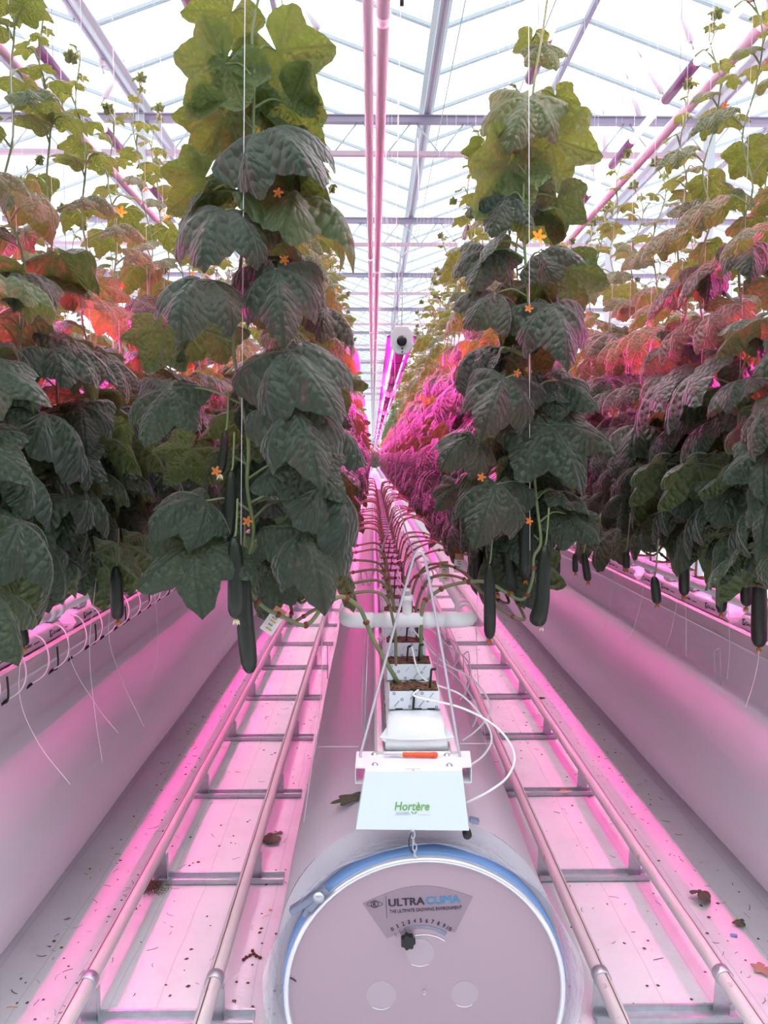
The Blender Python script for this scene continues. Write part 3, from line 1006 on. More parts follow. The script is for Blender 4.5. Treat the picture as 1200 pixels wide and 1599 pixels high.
# cuff of film gathered around the plate, blue strap and buckle
mb = MB()
V, F = [], []
rng = random.Random(3)
prof = [(.455, 2.088), (.450, 2.10), (.438, 2.13), (.430, 2.17), (.429, 2.24), (.428, 2.36), (.426, 2.6)]
NA = 96
for i, (r_, y) in enumerate(prof):
    for j in range(NA):
        a = 2 * PI * j / NA
        rr = r_ + .006 * math.sin(9 * a + i) * (1 if i < 5 else .3) + (.010 * max(0, -math.cos(a)) if i < 4 else 0)
        V.append((DX + rr * math.cos(a), y, max(.01, DZ + rr * math.sin(a))))
for i in range(len(prof) - 1):
    for j in range(NA):
        F.append((i * NA + j, i * NA + (j + 1) % NA, (i + 1) * NA + (j + 1) % NA, (i + 1) * NA + j))
mb.add(V, F)
c_ = child(mb, 'film_cuff', M['cuff'], hose_root); c_['label'] = 'clear wrinkled film cuff'
mb = MB(); mb.lathe([(.400, 0), (.414, .0), (.416, .006), (.416, .055), (.400, .055)], (DX, 2.125, DZ), (0, 1, 0), 96, closed=True)
c_ = child(mb, 'strap', M['blue'], hose_root); c_['label'] = 'blue strap tied round the hose end'
mb = MB()
b0 = dp(484, 1375); out = (b0 - Vector((DX, b0.y, DZ))).normalized(); tg = Vector((-out.z, 0, out.x))
bc = Vector((DX, 2.10, DZ)) + out * .432
def bx(mb, c, u, v_, w_, a, b, d, mi=0):
    V = [tuple(c + u * (sx * a) + v_ * (sy * b) + w_ * (sz * d)) for sz in (-1, 1) for sy in (-1, 1) for sx in (-1, 1)]
    mb.add(V, [(0, 2, 3, 1), (4, 5, 7, 6), (0, 1, 5, 4), (2, 6, 7, 3), (0, 4, 6, 2), (1, 3, 7, 5)], mi)
yy = Vector((0, 1, 0))
if tg.z > 0: tg = -tg
bx(mb, bc + out * .010 + tg * .012, (tg + out * .25).normalized(), (out - tg * .25).normalized(), yy, .062, .010, .014)
bx(mb, bc - out * .006, tg, out, yy, .030, .010, .016)
bx(mb, bc - out * .004 + tg * .035, (tg - out * .3).normalized(), (out + tg * .3).normalized(), yy, .022, .008, .012)
bk = bevel(child(mb, 'buckle', M['buckle'], hose_root, False), .004)
mb = MB(); mb.lathe([(.016, 0), (.016, .006), (0, .008)], tuple(bc - yy * .016 - tg * .02), (0, -1, 0), 20)
mb.v = [v - np.asarray(tuple(hose_root.location)) for v in mb.v]; mb.obj('rivet', M['zinc'], bk)

# hanging chain between end cover and plate
t = thing('plate_chain', P(646, 1318, 2.09), 'short steel chain and hook holding the round end plate', 'chain')
def torus_link(mb, c, u, v_, a, b, r_, seg=20):
    pts = [c + u * (a * math.cos(q)) + v_ * (b * math.sin(q)) for q in np.linspace(0, 2 * PI, seg + 1)]
    mb.tube(pts, r_, 6, caps=False)
X_, Y_, Z_ = Vector((1, 0, 0)), Vector((0, 1, 0)), Vector((0, 0, 1))
mb = MB()
for i, (px, py) in enumerate(((645, 1303), (646, 1313), (648, 1323), (648, 1333))):
    c = P(px, py, 2.085 + .008 * i)
    torus_link(mb, c, (X_ if i % 2 == 0 else (X_ * .35 + Y_).normalized()), Z_, .0055, .0115, .0018)
child(mb, 'link', M['zinc'], t)
mb = MB(); mb.tube(spline([P(643, 1300, 2.08), P(639, 1312, 2.08), P(640, 1325, 2.09), P(645, 1332, 2.1)], 5), .0018, 6); child(mb, 'tie', M['black'], t)
mb = MB(); mb.tube(spline([P(648, 1334, 2.10), P(651, 1339, 2.105), P(649, 1344, 2.115), P(645, 1340, 2.13)], 5), .0024, 6); child(mb, 'hook', M['zinc'], t)

# ------------------------------------------------------------------ end cover of the centre gutter
xc = ROW['centre']
t = thing('gutter_end_cover', (xc, 2.2, GB), 'white metal end cover with green lettering on the centre gutter', 'end cover')
zt = GT + .004
pw = .165
mb = MB()
mb.add([tuple(P(557, 1188, 2.285)), tuple(P(734, 1188, 2.285)), tuple(P(737, 1216, 2.17)), tuple(P(722, 1220, 2.165)), tuple(P(722, 1227, 2.135)), tuple(P(571, 1224, 2.135)), tuple(P(571, 1216, 2.165)), tuple(P(555, 1213, 2.17))], [tuple(range(7, -1, -1))])
v = mb.v[0]; v[:, 2] = zt
mb.add(np.concatenate([v - (0, 0, .003)]), [tuple(range(8))])
n = 8
mb2 = MB(); mb2.add(np.concatenate([v, v - (0, 0, .004)]), [tuple(range(7, -1, -1)), tuple(range(8, 16))] + [(i, (i + 1) % n, 8 + (i + 1) % n, 8 + i) for i in range(n)])
TLx, TRx = v[5][0], v[4][0]
ytop = v[5][1]
OLx, ORx = v[7][0], v[2][0]
child(mb2, 'top_plate', M['white_metal'], t, False)
pb = [P(556, 1295, 2.09), P(733, 1297, 2.09)]
mb = MB()
A = [Vector((TLx, ytop, zt)), Vector((TRx, ytop, zt)), pb[1], pb[0]]
nrm = (A[3] - A[0]).cross(A[1] - A[0]).normalized()
if nrm.y > 0: nrm = -nrm
B = [a - nrm * .003 for a in A]
mb.add([tuple(a) for a in A + B], [(3, 2, 1, 0), (4, 5, 6, 7), (0, 1, 5, 4), (1, 2, 6, 5), (2, 3, 7, 6), (3, 0, 4, 7)])
for i in (3, 2):                            # small folded side cheeks
    s = -1 if i == 3 else 1
    top_, bot_ = (A[0], A[3]) if s < 0 else (A[1], A[2])
    mb.add([tuple(top_), tuple(bot_), tuple(bot_ + Vector((0, .05, .004))), tuple(top_ + Vector((0, .05, 0)))], [(0, 1, 2, 3)])
cv = child(mb, 'front_cover', M['cover'], t, False)
def on_cover(px, py, off=.0008):
    """point of the cover plane on the sight line of a photo pixel"""
    d = CAMR @ Vector(((px - 600) / FPX, -(py - 799.5) / FPX, -1))
    o = Vector((0, 0, CAMZ))
    s = (A[0] - o).dot(nrm) / d.dot(nrm)
    return o + d * s + nrm * off
def coversub(mb, name, m_):
    mb.v = [v_ - np.asarray(tuple(t.location)) for v_ in mb.v]
    return mb.obj(name, m_, cv, False)
cu = (on_cover(672, 1270) - on_cover(616, 1270)).normalized()
cvv = nrm.cross(cu).normalized()
if cvv.z < 0: cvv = -cvv
wl_ = (on_cover(671, 1266) - on_cover(617, 1266)).length
hl_ = (on_cover(644, 1252.5) - on_cover(644, 1266)).length
mb = MB(); text_into(mb, 'Hortère', on_cover(616.5, 1265.5), cu, cvv, wl_, hl_, shear=.16, bold=.012)
for s in (-1, 1):                           # two small sprouting leaves under the t
    c = on_cover(647, 1271)
    pts = []
    for q in np.linspace(0, 1, 7): pts.append(c + cu * (s * q * 5 * .0018) + cvv * (q * 3.6 * .0018 + math.sin(PI * q) * .0022))
    for q in np.linspace(1, 0, 7)[1:-1]: pts.append(c + cu * (s * q * 5 * .0018) + cvv * (q * 3.6 * .0018 - math.sin(PI * q) * .0018))
    mb.add([tuple(p) for p in pts], [tuple(range(len(pts)))])
coversub(mb, 'green_lettering', M['green_ink'])
mb = MB()
for (a, b, y_) in ((617, 641, 1272.5), (653, 671, 1272.5), (618, 640, 1269.2), (655, 671, 1269.4)):
    p, q = on_cover(a, y_), on_cover(b, y_)
    hh = .0007 if y_ > 1270 else .0014
    mb.add([tuple(p), tuple(q), tuple(q + cvv * hh), tuple(p + cvv * hh)], [(0, 1, 2, 3)]) if y_ > 1270 else None
text_into(mb, 'CONSEIL', on_cover(619, 1271), cu, cvv, (on_cover(640, 1270) - on_cover(619, 1270)).length, .0052)
coversub(mb, 'tagline', M['grey_ink'])
for s, xx in ((-1, OLx), (1, ORx)):         # square channels at both sides
    x0, x1 = (xx, xx + .030) if s < 0 else (xx - .030, xx)
    mb = MB()
    y0, y1 = 2.172, 2.285
    zb = GT - .048
    for (a, b) in (((x0, y0, zb), (x0 + .002, y1, zt - .004)), ((x1 - .002, y0, zb), (x1, y1, zt - .004)), ((x0, y0, zb), (x1, y1, zb + .002)), ((x0, y0, zt - .006), (x1, y1, zt - .004))):
        mb.box(a, b)
    child(mb, 'side_channel', M['white_metal'], t, False)
for px, py in ((585, 1188.5), (586, 1205.5), (698, 1190.5), (702, 1207.5)):
    d = 1195 * (CAMZ - zt) / (py - 715)
    p = P(px, py, d); p.z = zt
    mb = MB(); mb.lathe([(.010, 0), (.010, .0015), (.0075, .0015), (.0065, .005), (.003, .007), (0, .007)], tuple(p), (0, 0, 1), 14); child(mb, 'bolt', M['zinc'], t)
mb = MB(); p = P(645, 1216, 2.15); p.z = zt
mb.box((p.x - .022, p.y, zt), (p.x + .022, p.y + .002, zt + .0006)); mb.box((p.x - .006, p.y - .012, zt), (p.x + .006, p.y - .009, zt + .0006)); mb.box((p.x - .001, p.y - .012, zt), (p.x + .003, p.y, zt + .0006))
child(mb, 'pressed_mark', M['grey_ink'], t, False)
mb = MB(); mb.lathe([(.013, 0), (.013, .02), (.008, .024), (0, .024)], tuple(P(729, 1299, 2.13)), (0, -1, 0), 18); child(mb, 'knob', M['black'], t)
mb = MB(); c = P(741, 1281, 2.13); bx(mb, c, Vector((.9, .2, -.35)).normalized(), Vector((.3, 0, .95)).normalized(), Vector((0, 1, 0)), .015, .006, .012); bevel(child(mb, 'clip', M['buckle'], t, False), .002)

# knife on the plate
kz = zt + .010
kd = 2.235
hb, he, tp_ = P(629, 1194, kd), P(684, 1196.5, kd - .005), P(596, 1193.2, kd)
for p in (hb, he, tp_): p.z = kz
t = thing('paring_knife', (hb.x, hb.y, zt), 'small paring knife with orange handle lying on the white end cover', 'knife')
mb = MB()
dr = (he - hb); Lh = dr.length; dr.normalize()
pts = [hb + dr * (Lh * q) for q in (0, .03, .2, .5, .75, .9, .97, 1)]
mb.tube(pts, [.0075, .009, .0085, .0095, .0090, .0105, .0098, .005], 12)
mb.v[-1][:, 2] = kz + (mb.v[-1][:, 2] - kz) * .75
child(mb, 'handle', M['orange'], t)
mb = MB()
bd = (tp_ - hb); Lb = bd.length; bd.normalize(); bn = Vector((-bd.y, bd.x, 0)) * -1
if bn.y < 0: bn = -bn
bl = [(0, -.007), (.5 * Lb, -.0065), (.8 * Lb, -.003), (Lb, .003), (.6 * Lb, .0062), (0, .0068)]
mb.prism(bl, lambda u, v_, w_: tuple(hb + bd * u + bn * v_ + Vector((0, 0, w_ - .001))), .0016)
child(mb, 'blade', M['blade'], t, False)

# bent rod hangers
def rod_thing(name, pts, r_, lab, cat, m_='wire', group=None):
    pts = [Vector(p) for p in pts]
    t = tag(MB().tube(pts, r_, 8).obj(name, M[m_]), lab, cat, group)
    return t
rod_thing('gutter_hanger', [P(566, 1192, 2.24)] + spline([P(563, 1178, 2.24), P(600, 1040, 2.24), P(640, 892, 2.24), P(648, 868, 2.24), P(655, 861, 2.24), P(662, 868, 2.24), P(668, 892, 2.24), P(695, 1040, 2.24), P(718, 1178, 2.24)], 6) + [P(722, 1194, 2.24)], .0042,
          'tall bent steel rod forming a narrow arch above the white end cover', 'hanger')
hk = thing('pipe_hanger', P(620, 785, 4.1), 'thin steel wire hanger with two hooks carrying the white pipes', 'hanger')
mb = MB()
for s, ax in ((-1, (620, 581, 575, 571, 566, 564, 568)), (1, (620, 659, 664, 669, 674, 677, 673))):
    ys_ = (782, 905, 906, 893, 890, 898, 914)
    mb.tube(spline([P(a, b, 4.1) for a, b in zip(ax, ys_)], 4), .0045, 6)
child(mb, 'hook', M['wire'], hk)
mb = MB(); mb.tube([P(618, 783, 4.1), P(616.5, 500, 3.7), P(626, 5, 3.35)], .0016, 5); mb.tube([P(618, 783, 4.1), P(618, 800, 4.1)], .004, 5); child(mb, 'hanger_wire', M['string'], hk)
mb = MB(); c = P(628, 3, 3.35); mb.lathe([(.004, -.008), (.016, -.008), (.016, .008), (.004, .008)], tuple(c), (1, 0, 0), 14); child(mb, 'pulley', M['black'], hk)
hk2 = thing('pipe_hanger', P(573, 1000, 2.9), 'thin vertical steel wire down the left side of the centre gutter', 'hanger')
mb = MB(); mb.tube([P(575, 985, 2.9), P(572, 1060, 2.8), P(570, 1150, 2.7)], .004, 6); mb.tube([P(568, 1000, 2.9), P(566, 1070, 2.8), P(566, 1140, 2.7)], .002, 5); child(mb, 'rod', M['wire'], hk2)
hk3 = thing('pipe_hanger', P(682, 1000, 3.0), 'thin vertical steel wire down the right side of the centre gutter', 'hanger')
mb = MB(); mb.tube([P(683, 985, 3.0), P(684, 1060, 2.9), P(688, 1110, 2.8)], .003, 6); child(mb, 'rod', M['wire'], hk3)
mb = MB(); mb.tube([P(497, 1166, 2.7), P(560, 1166, 2.65)], .0016, 5)
tag(mb.obj('tie_cord', M['string']), 'thin white cord stretched across the centre hose, left of the slab end', 'cord')
mb = MB(); mb.tube([P(705, 1161, 2.62), P(770, 1161, 2.7)], .0016, 5)
tag(mb.obj('tie_cord', M['string']), 'thin white cord stretched across the centre hose, right of the slab end', 'cord')

# drippers with white tubes, centre row
PX = ROW['centre']
TUBES = [[(625, 1083), (650, 1088), (720, 1105), (775, 1135), (803, 1175), (795, 1210), (765, 1235), (728, 1254)],
         [(622, 1048), (660, 1058), (720, 1085), (757, 1125), (768, 1155), (755, 1180), (732, 1197)],
         [(657, 1027), (690, 1032), (735, 1058), (762, 1090), (765, 1115), (745, 1140), (718, 1160)],
         [(625, 1008), (660, 1020), (705, 1050), (735, 1085), (745, 1118), (728, 1150), (705, 1168)],
         [(652, 993), (690, 1000), (728, 1028), (735, 1055), (725, 1085), (700, 1110)],
         [(628, 985), (668, 1002), (700, 1035), (708, 1065), (695, 1090)],
         [(645, 968), (680, 978), (712, 1005), (716, 1030), (690, 1060)],
         [(622, 955), (650, 965), (690, 995), (690, 1020), (678, 1045)]]
for i in range(14):
    y = Y0 + DY * i
    t = thing('dripper', (PX, y, CT), f'black drip peg with white feed tube at the {ORD[i]} centre cube' if i < 12 else 'black drip peg with white feed tube far along the centre row', 'dripper', 'drippers of the centre row')
    for j, (sx, top_) in enumerate(((-.010, .055), (.045, .06))):
        mb = MB()
        xx = PX + sx + (.006 * ((i * 7 + j * 3) % 5 - 2))
        if i == 0 and j == 0:
            b_ = Vector((PX - .004, y - .004, ST + .002)); a_ = Vector((PX + .0, y - .006, CT + .002))
        else:
            b_ = Vector((xx, y + .03, CT - .02)); a_ = Vector((xx + .006, y + .028, CT + top_))
        mb.tube([b_, a_], .0042, 6)
        mb.tube([a_, a_ + Vector((.014, -.004, .003))], .0045, 6)
        child(mb, 'peg', M['black'], t)
        if j == 0:
            mb = MB()
            st = a_ + Vector((.012, -.004, .002))
            if i < len(TUBES):
                pts = [st]
                m_ = len(TUBES[i])
                for q, (px, py) in enumerate(TUBES[i][1:], 1):
                    d = y - (.20 if i == 0 else .12) * math.sin(q / (m_ - 1) * PI / 2)
                    pts.append(P(px, py, max(2.12, d)))
            else:
                pts = [st, st + Vector((.08, -.02, .02)), st + Vector((.17, -.05, -.03)), st + Vector((.19, -.06, -.11)), st + Vector((.11, -.05, -.2))]
            mb.tube(spline(pts, 7), .0037, 6)
            child(mb, 'feed_tube', M['pvc'], t)

# spare drippers looped over the edge of the left gutter, with black clips
gx = ROW['left'] + .125
GBL, GTL = GB + LIFT['left'], GT + LIFT['left']
for i in range(16):
    y = 2.72 + .21 * i
    t = thing('dripper', (gx, y, GBL), f'white drip tube looped over the left gutter edge, {ORD[i]} from the front' if i < 12 else 'white drip tube looped over the left gutter edge, far back', 'dripper', 'drippers along the left gutter')
    mb = MB()
    tip = Vector((gx - .004, y - .05, GBL - .035))
    mb.tube(spline([(gx - .06, y + .08, GTL + .08), (gx + .005, y + .06, GTL + .055), (gx + .045, y + .02, GTL - .01), (gx + .04, y - .01, GBL + .0), tip], 6), .003, 6)
    child(mb, 'feed_tube', M['pvc'], t)
    mb = MB(); mb.tube([tip + Vector((.004, .006, .004)), tip + Vector((-.012, -.016, -.010))], .0062, 8); child(mb, 'peg', M['black'], t)
for i in range(7):
    y = 2.86 + .46 * i
    rod_thing('gutter_clip', spline([(gx + .012, y, GTL - .005), (gx + .014, y, GTL - .012), (gx + .016, y, GBL - .0), (gx + .010, y, GBL - .03), (gx - .006, y - .01, GBL - .036)], 4), .0042,
              f'black bent clip on the left gutter edge, {ORD[i]} from the front', 'clip', 'black', 'black clips on the left gutter')

# wire hooks on the hoses
for px, py, d, lab in ((1122, 1040, 3.55, 'grey bent wire hook hanging against the right air hose, left of two'), (1181, 1048, 3.5, 'grey bent wire hook hanging from the right gutter edge'),
                       (508, 1030, 3.9, 'grey bent wire hook beside the inner rail left of the centre hose'), (730, 1045, 3.9, 'grey bent wire hook right of the centre gutter among drip tubes')):
    s = 1.0
    rod_thing('wire_hook', spline([P(px - 5, py + 8, d), P(px - 6, py - 18, d), P(px - 2, py - 26, d), P(px + 3, py - 22, d), P(px + 4, py + 30, d)], 5), .0022, lab, 'hook', 'wire', 'bent wire hooks')

# sachets
def sachet(px, py, d, ang, lab, w_=.046, h_=.062):
    c = P(px, py, d)
    t = thing('sachet', c, lab, 'sachet', 'paper sachets')
    u = Vector((math.cos(ang), .15, math.sin(ang))).normalized(); v_ = Vector((-math.sin(ang), .1, math.cos(ang))).normalized()
    nn = u.cross(v_).normalized()
    if nn.y > 0: nn = -nn
    mb = MB()
    V = []
    for sgn in (1, -1):
        for j in range(5):
            for i in range(5):
                a, b = i / 4 - .5, j / 4 - .5
                bul = .007 * math.cos(a * PI) * math.cos(b * PI)
                V.append(tuple(c + u * (a * w_) + v_ * (b * h_) + nn * (sgn * (bul + .0004))))
    F = []
    for sgn, o_ in ((1, 0), (-1, 25)):
        for j in range(4):
            for i in range(4):
                q = (o_ + j * 5 + i, o_ + j * 5 + i + 1, o_ + j * 5 + i + 6, o_ + j * 5 + i + 5)
                F.append(q if sgn > 0 else q[::-1])
    mb.add(V, F); child(mb, 'pouch', M['paper'], t)
    mb = MB()
    for b, (x0, x1) in ((.16, (-.30, .25)), (-.28, (-.25, .30))):
        mb.add([tuple(c + u * (a * w_) + v_ * ((b + e) * h_) + nn * .0085) for a, e in ((x0, -.02), (x1 - .1, -.05), (x1, .03), (x0 + .1, .06))], [(0, 1, 2, 3)])
    child(mb, 'stripe', M['yellow_ink'], t, False)
    mb = MB()
    for b, (x0, x1) in ((.34, (-.25, .15)), (-.05, (-.2, .12))):
        for q in range(3):
            xx = x0 + (x1 - x0) * q / 3
            mb.add([tuple(c + u * (a * w_) + v_ * ((b + e) * h_) + nn * .0085) for a, e in ((xx, -.04), (xx + .08, -.04), (xx + .10, .05), (xx + .02, .05))], [(0, 1, 2, 3)])
    child(mb, 'print', M['ink'], t, False)
    mb = MB(); bx(mb, c + v_ * (h_ * .5 + .012), u, v_, nn, w_ * .45, .014, .0008); child(mb, 'hook_card', M['kraft'], t, False)
sachet(424, 974, 2.40, math.radians(-35), 'white paper sachet with yellow stripes hanging below the front left plant')
sachet(694, 897, 3.3, math.radians(3), 'white paper sachet with brown card beside the right pipe, left of two')
sachet(717, 884, 3.5, math.radians(-4), 'white paper sachet with brown card beside the right pipe, right of two')

# ------------------------------------------------------------------ leaves
LOBE = np.array([(0, 1.08), (6, 1.0), (16, .79), (27, .61), (33, .59), (44, .74), (54, .93), (60, .91), (70, .73), (86, .56), (94, .55), (106, .65), (114, .70), (128, .60), (150, .48), (168, .34)], float)
def leaf_arrays(seed, droop, side, fold, ruffle, nth=57, nr=8):
    rng = np.random.default_rng(seed)
    th = np.linspace(-168, 168, nth)
    base = np.interp(np.abs(th), LOBE[:, 0], LOBE[:, 1])
    asym = 1 + .05 * np.sin(np.radians(th) * 1.0 + rng.uniform(0, 6)) + .03 * np.sin(np.radians(th) * 2 + rng.uniform(0, 6))
    teeth = 1 + .018 * np.where(np.arange(nth) % 2 == 0, 1, -1) * (nth > 30)
    Ro = base * asym * teeth
    t = np.radians(th)
    rr = np.linspace(0, 1, nr + 1)[1:]
    s = rr[:, None] * Ro[None, :]
    kap = droop * (.78 + .22 * np.cos(t)) + side * np.abs(np.sin(t)) ** 1.5
    kap = kap * (1 + .15 * np.sin(t * 3 + rng.uniform(0, 6)))
    phi0 = -.20
    kk = np.maximum(kap, .05)[None, :]
    hor = (np.sin(phi0 + kk * s) - math.sin(phi0)) / kk
    ver = (math.cos(phi0) - np.cos(phi0 + kk * s)) / kk
    z = -ver
    z = z - fold * s * np.sin(3 * t)[None, :] ** 2
    z = z + ruffle * s ** 2 * np.sin(7 * t + rng.uniform(0, 6))[None, :]
    z = z + .006 * np.sin(s * 19 + 3 * np.cos(3 * t)[None, :]) * np.minimum(1, s * 2)
    X = hor * np.sin(t)[None, :]
    Y = hor * np.cos(t)[None, :]
    Y = Y + 0
    tw = rng.uniform(-.25, .25)
    X2 = X * math.cos(tw) - (z * math.sin(tw)) * Y
    z = z + X * math.sin(tw) * Y
    V = np.concatenate([np.zeros((1, 3)), np.stack([X2, Y, z], -1).reshape(-1, 3)])
    U = np.concatenate([np.zeros((1, 2)), np.stack([s * np.sin(t)[None, :], s * np.cos(t)[None, :]], -1).reshape(-1, 2)])
    F = []
    for j in range(nth - 1):
        F.append((0, 1 + j + 1, 1 + j))
    for i in range(nr - 1):
        for j in range(nth - 1):
            a = 1 + i * nth + j
            F.append((a, a + 1, a + nth + 1, a + nth))
    tip = V[1 + (nr - 1) * nth + nth // 2]
    return V, F, U, tip

LIB = []
SPEC = [(1.4, .45, .26, .05), (1.8, .5, .30, .06), (1.1, .7, .24, .07), (2.0, .3, .24, .05), (1.6, .8, .34, .05), (1.1, .3, .20, .08), (1.9, .6, .36, .06), (1.3, .55, .20, .08)]
for i, sp in enumerate(SPEC):
    LIB.append(leaf_arrays(10 + i, *sp))
YOUNG = [leaf_arrays(50 + i, .7 + .5 * i, .2, .05, .05, 33, 5) for i in range(3)]
LOW = [leaf_arrays(10 + i, *SPEC[i], 17, 3) for i in range(5)]
FLIP = lambda F: [f[::-1] for f in F]
def make_leaf_mesh(A, m_, name):
    mb = MB(); mb.add(A[0], A[1], 0, A[2])
    return mb.mesh(name, m_)
def up_faces(A):
    # make the front side the upper one
    V, F = A[0], A[1]
    f = F[len(F) // 2]
    n = np.cross(V[f[1]] - V[f[0]], V[f[2]] - V[f[0]])
    return A if n[2] > 0 else (V, FLIP(F), A[2], A[3])
LIB = [up_faces(a) for a in LIB]; YOUNG = [up_faces(a) for a in YOUNG]; LOW = [up_faces(a) for a in LOW]
LEAF_ME = [make_leaf_mesh(a, M['leaf'], 'leaf_blade') for a in LIB]
YOUNG_ME = [make_leaf_mesh(a, M['young'], 'young_leaf_blade') for a in YOUNG]
MID_ME = [make_leaf_mesh(a, M['young'], 'upper_leaf_blade') for a in LIB]

def leaf_matrix(A, J, T, Nv):
    """place a leaf: petiole joint at J, tip at T, upper side toward Nv"""
    J, T, Nv = Vector(J), Vector(T), Vector(Nv)
    tl = Vector(A[3]); tl.x = 0
    yl = tl.normalized(); xl = Vector((1, 0, 0)); zl = xl.cross(yl)
    yw = (T - J).normalized()
    zw = (Nv - yw * Nv.dot(yw)).normalized(); xw = yw.cross(zw)
    L = Matrix((xl, yl, zl))            # rows: world <- local basis transposed
    Wm = Matrix((xw, yw, zw)).transposed()
    R = (Wm @ L).to_4x4()
    s = (T - J).length / tl.length
    return Matrix.Translation(J) @ R @ Matrix.Scale(s, 4)

def flower_mesh(m_, r_=.028):
    mb = MB()
    V = [(0, 0, 0)]
    F = []
    for i in range(5):
        a = 2 * PI * i / 5
        for (rr, da, z) in ((.45, -.5, .12), (.8, -.30, .25), (1.0, 0, .22), (.8, .30, .25), (.45, .5, .12)):
            V.append((r_ * rr * math.cos(a + da), r_ * rr * math.sin(a + da), r_ * z * 1.2))
        b = 1 + i * 5
        F += [(0, b, b + 1), (0, b + 1, b + 2), (0, b + 2, b + 3), (0, b + 3, b + 4)]
        F.append((0, b + 4, 1 + ((i + 1) % 5) * 5))
    mb.add(V, F)
    mb.lathe([(r_ * .12, -.02), (r_ * .16, 0), (r_ * .1, r_ * .2), (0, r_ * .25)], (0, 0, 0), (0, 0, 1), 8)
    return mb.mesh('flower', m_)
FLOWER, FLOWER_DRY = flower_mesh(M['petal']), flower_mesh(M['dry_petal'], .017)

# ------------------------------------------------------------------ a grown plant (local to its cube top)
def grow(seed, s, top, low=False, skirt=1.42):
    """s: -1 or +1 side of the row. Returns stem builder, leaves [(young, index, matrix)], twine builder, flowers"""
    rng = random.Random(seed)
    z0 = CT
    cx = s * (CURT - .05)
    jy = rng.uniform(-.06, .06)
    lean = rng.uniform(-.42, .12)
    pk = rng.uniform(.22, .33)
    st = [(0, 0, -.01), (s * rng.uniform(-.01, .02), rng.uniform(-.02, .02), .13), (s * .05, jy * .3 + lean * .12, pk - .03), (s * .17, jy * .6 + lean * .45, pk + rng.uniform(-.03, .02)), (s * .29, jy + lean * .85, .23 + rng.uniform(-.04, .03)),
          (s * rng.uniform(.34, .40), jy + lean, .19 + rng.uniform(-.04, .04)), (cx - s * .02, jy + lean * .3, .20), (cx + s * .01, jy + .03, .28)]
    bare = spline(st, 5)
    zs = [.30]
    up = []
    z = .36
    zt_ = top - z0
    while z < zt_:
        q = (z - .3) / (zt_ - .3)
        wob = .035
        up.append(Vector((cx + rng.uniform(-wob, wob) - s * .10 * max(0, q - .75), jy + rng.uniform(-wob, wob), z)))
        z += rng.uniform(.15, .22)
    up.append(Vector((cx - s * .06 + rng.uniform(-.07, .07), jy + rng.uniform(-.07, .07), zt_)))
    main = spline([bare[-1]] + up, 5)
    sb = MB()
    if not low:
        sb.tube(bare, np.linspace(.0065, .0058, len(bare)), 6, mi=1)
        for q in range(8, len(bare), 7):
            sb.lathe([(0, -.009), (.0085, -.005), (.0095, 0), (.0085, .005), (0, .009)], bare[q], (1, 0, .3), 6, mi=2)
    sb.tube(main, np.linspace(.0055, .0025, len(main)), 6 if not low else 3, mi=0, caps=False)
    # leaves
    zz = skirt - z0 + rng.uniform(0, .06)
    az = rng.uniform(0, 6.28)
    leaves, flowers = [], []
    mains = np.array([tuple(p) for p in main])
    while zz < zt_:
        q = (zz - .3) / (zt_ - .3)
        i = int(np.argmin(abs(mains[:, 2] - zz)))
        node = Vector(mains[i])
        rem = zt_ - zz
        az += 2.2 + rng.uniform(-.4, .4)
        # keep growth mostly toward aisle and along the row
        o = Vector((math.cos(az), math.sin(az), 0))
        inner = o.x * s < -.25
        if rem < .12:
            L, young, pet = rng.uniform(.025, .04), True, .02
        elif rem < .50:
            L, young, pet = .045 + .17 * (rem - .12), True, .045
        else:
            L, young, pet = rng.uniform(.175, .25) * min(1, .55 + .5 * (rem - .45)), False, rng.uniform(.09, .15) * min(1, .6 + .4 * rem)
        if inner:
            pet *= .95
        beta = math.radians(rng.uniform(18, 50) + 42 * (1 - min(1, q * 1.1)))
        if young: beta = math.radians(rng.uniform(5, 45))
        J = node + o * pet + Vector((0, 0, rng.uniform(.015, .055)))
        o2 = Matrix.Rotation(rng.uniform(-.5, .5), 3, 'Z') @ o
        ax = o2 * math.cos(beta) - Vector((0, 0, 1)) * math.sin(beta)
        Nv = Vector((0, 0, 1)) * math.cos(beta) + o2 * math.sin(beta) + Vector((rng.uniform(-.3, .3), rng.uniform(-.3, .3), 0))
        if low:
            idx = rng.randrange(len(LOW)); A = LOW[idx]
        elif young:
            idx = rng.randrange(len(YOUNG)); A = YOUNG[idx]
        else:
            idx = rng.randrange(len(LIB)); A = LIB[idx]
        Mx = leaf_matrix(A, J, J + ax * L, Nv)
        kind = 'young' if young else ('mid' if rem < 1.0 else 'leaf')
        leaves.append((kind, idx, Mx))
        if not low:
            c1 = node + o * pet * .45 + Vector((0, 0, .025 + .02 * rng.random()))
            sb.tube(spline([node, c1, J], 3), [.0036] * 3 + [.003] * 3 + [.0028], 5, mi=0, caps=False)
            if rng.random() < .10 and rem > .3:
                flowers.append(Matrix.Translation(node + Vector((o.x * -.04 + s * .03, -.04, -.01))) @ Matrix.Rotation(rng.uniform(.6, 1.7), 4, 'X') @ Matrix.Rotation(rng.uniform(-1, 1), 4, 'Y'))
        zz += (rng.uniform(.066, .092) * (1.25 if rem < .9 else 1) if zz > .85 else rng.uniform(.040, .058)) if not young else .055
    # growing tip
    if not low:
        tp = main[-1]
        for q in range(4):
            a = q * 1.9 + seed
            A = YOUNG[q % 3]
            leaves.append(('young', q % 3, leaf_matrix(A, tp, tp + Vector((math.cos(a) * .02, math.sin(a) * .02, .03)), (math.cos(a) * -1, math.sin(a) * -1, .6))))
    tw = MB()
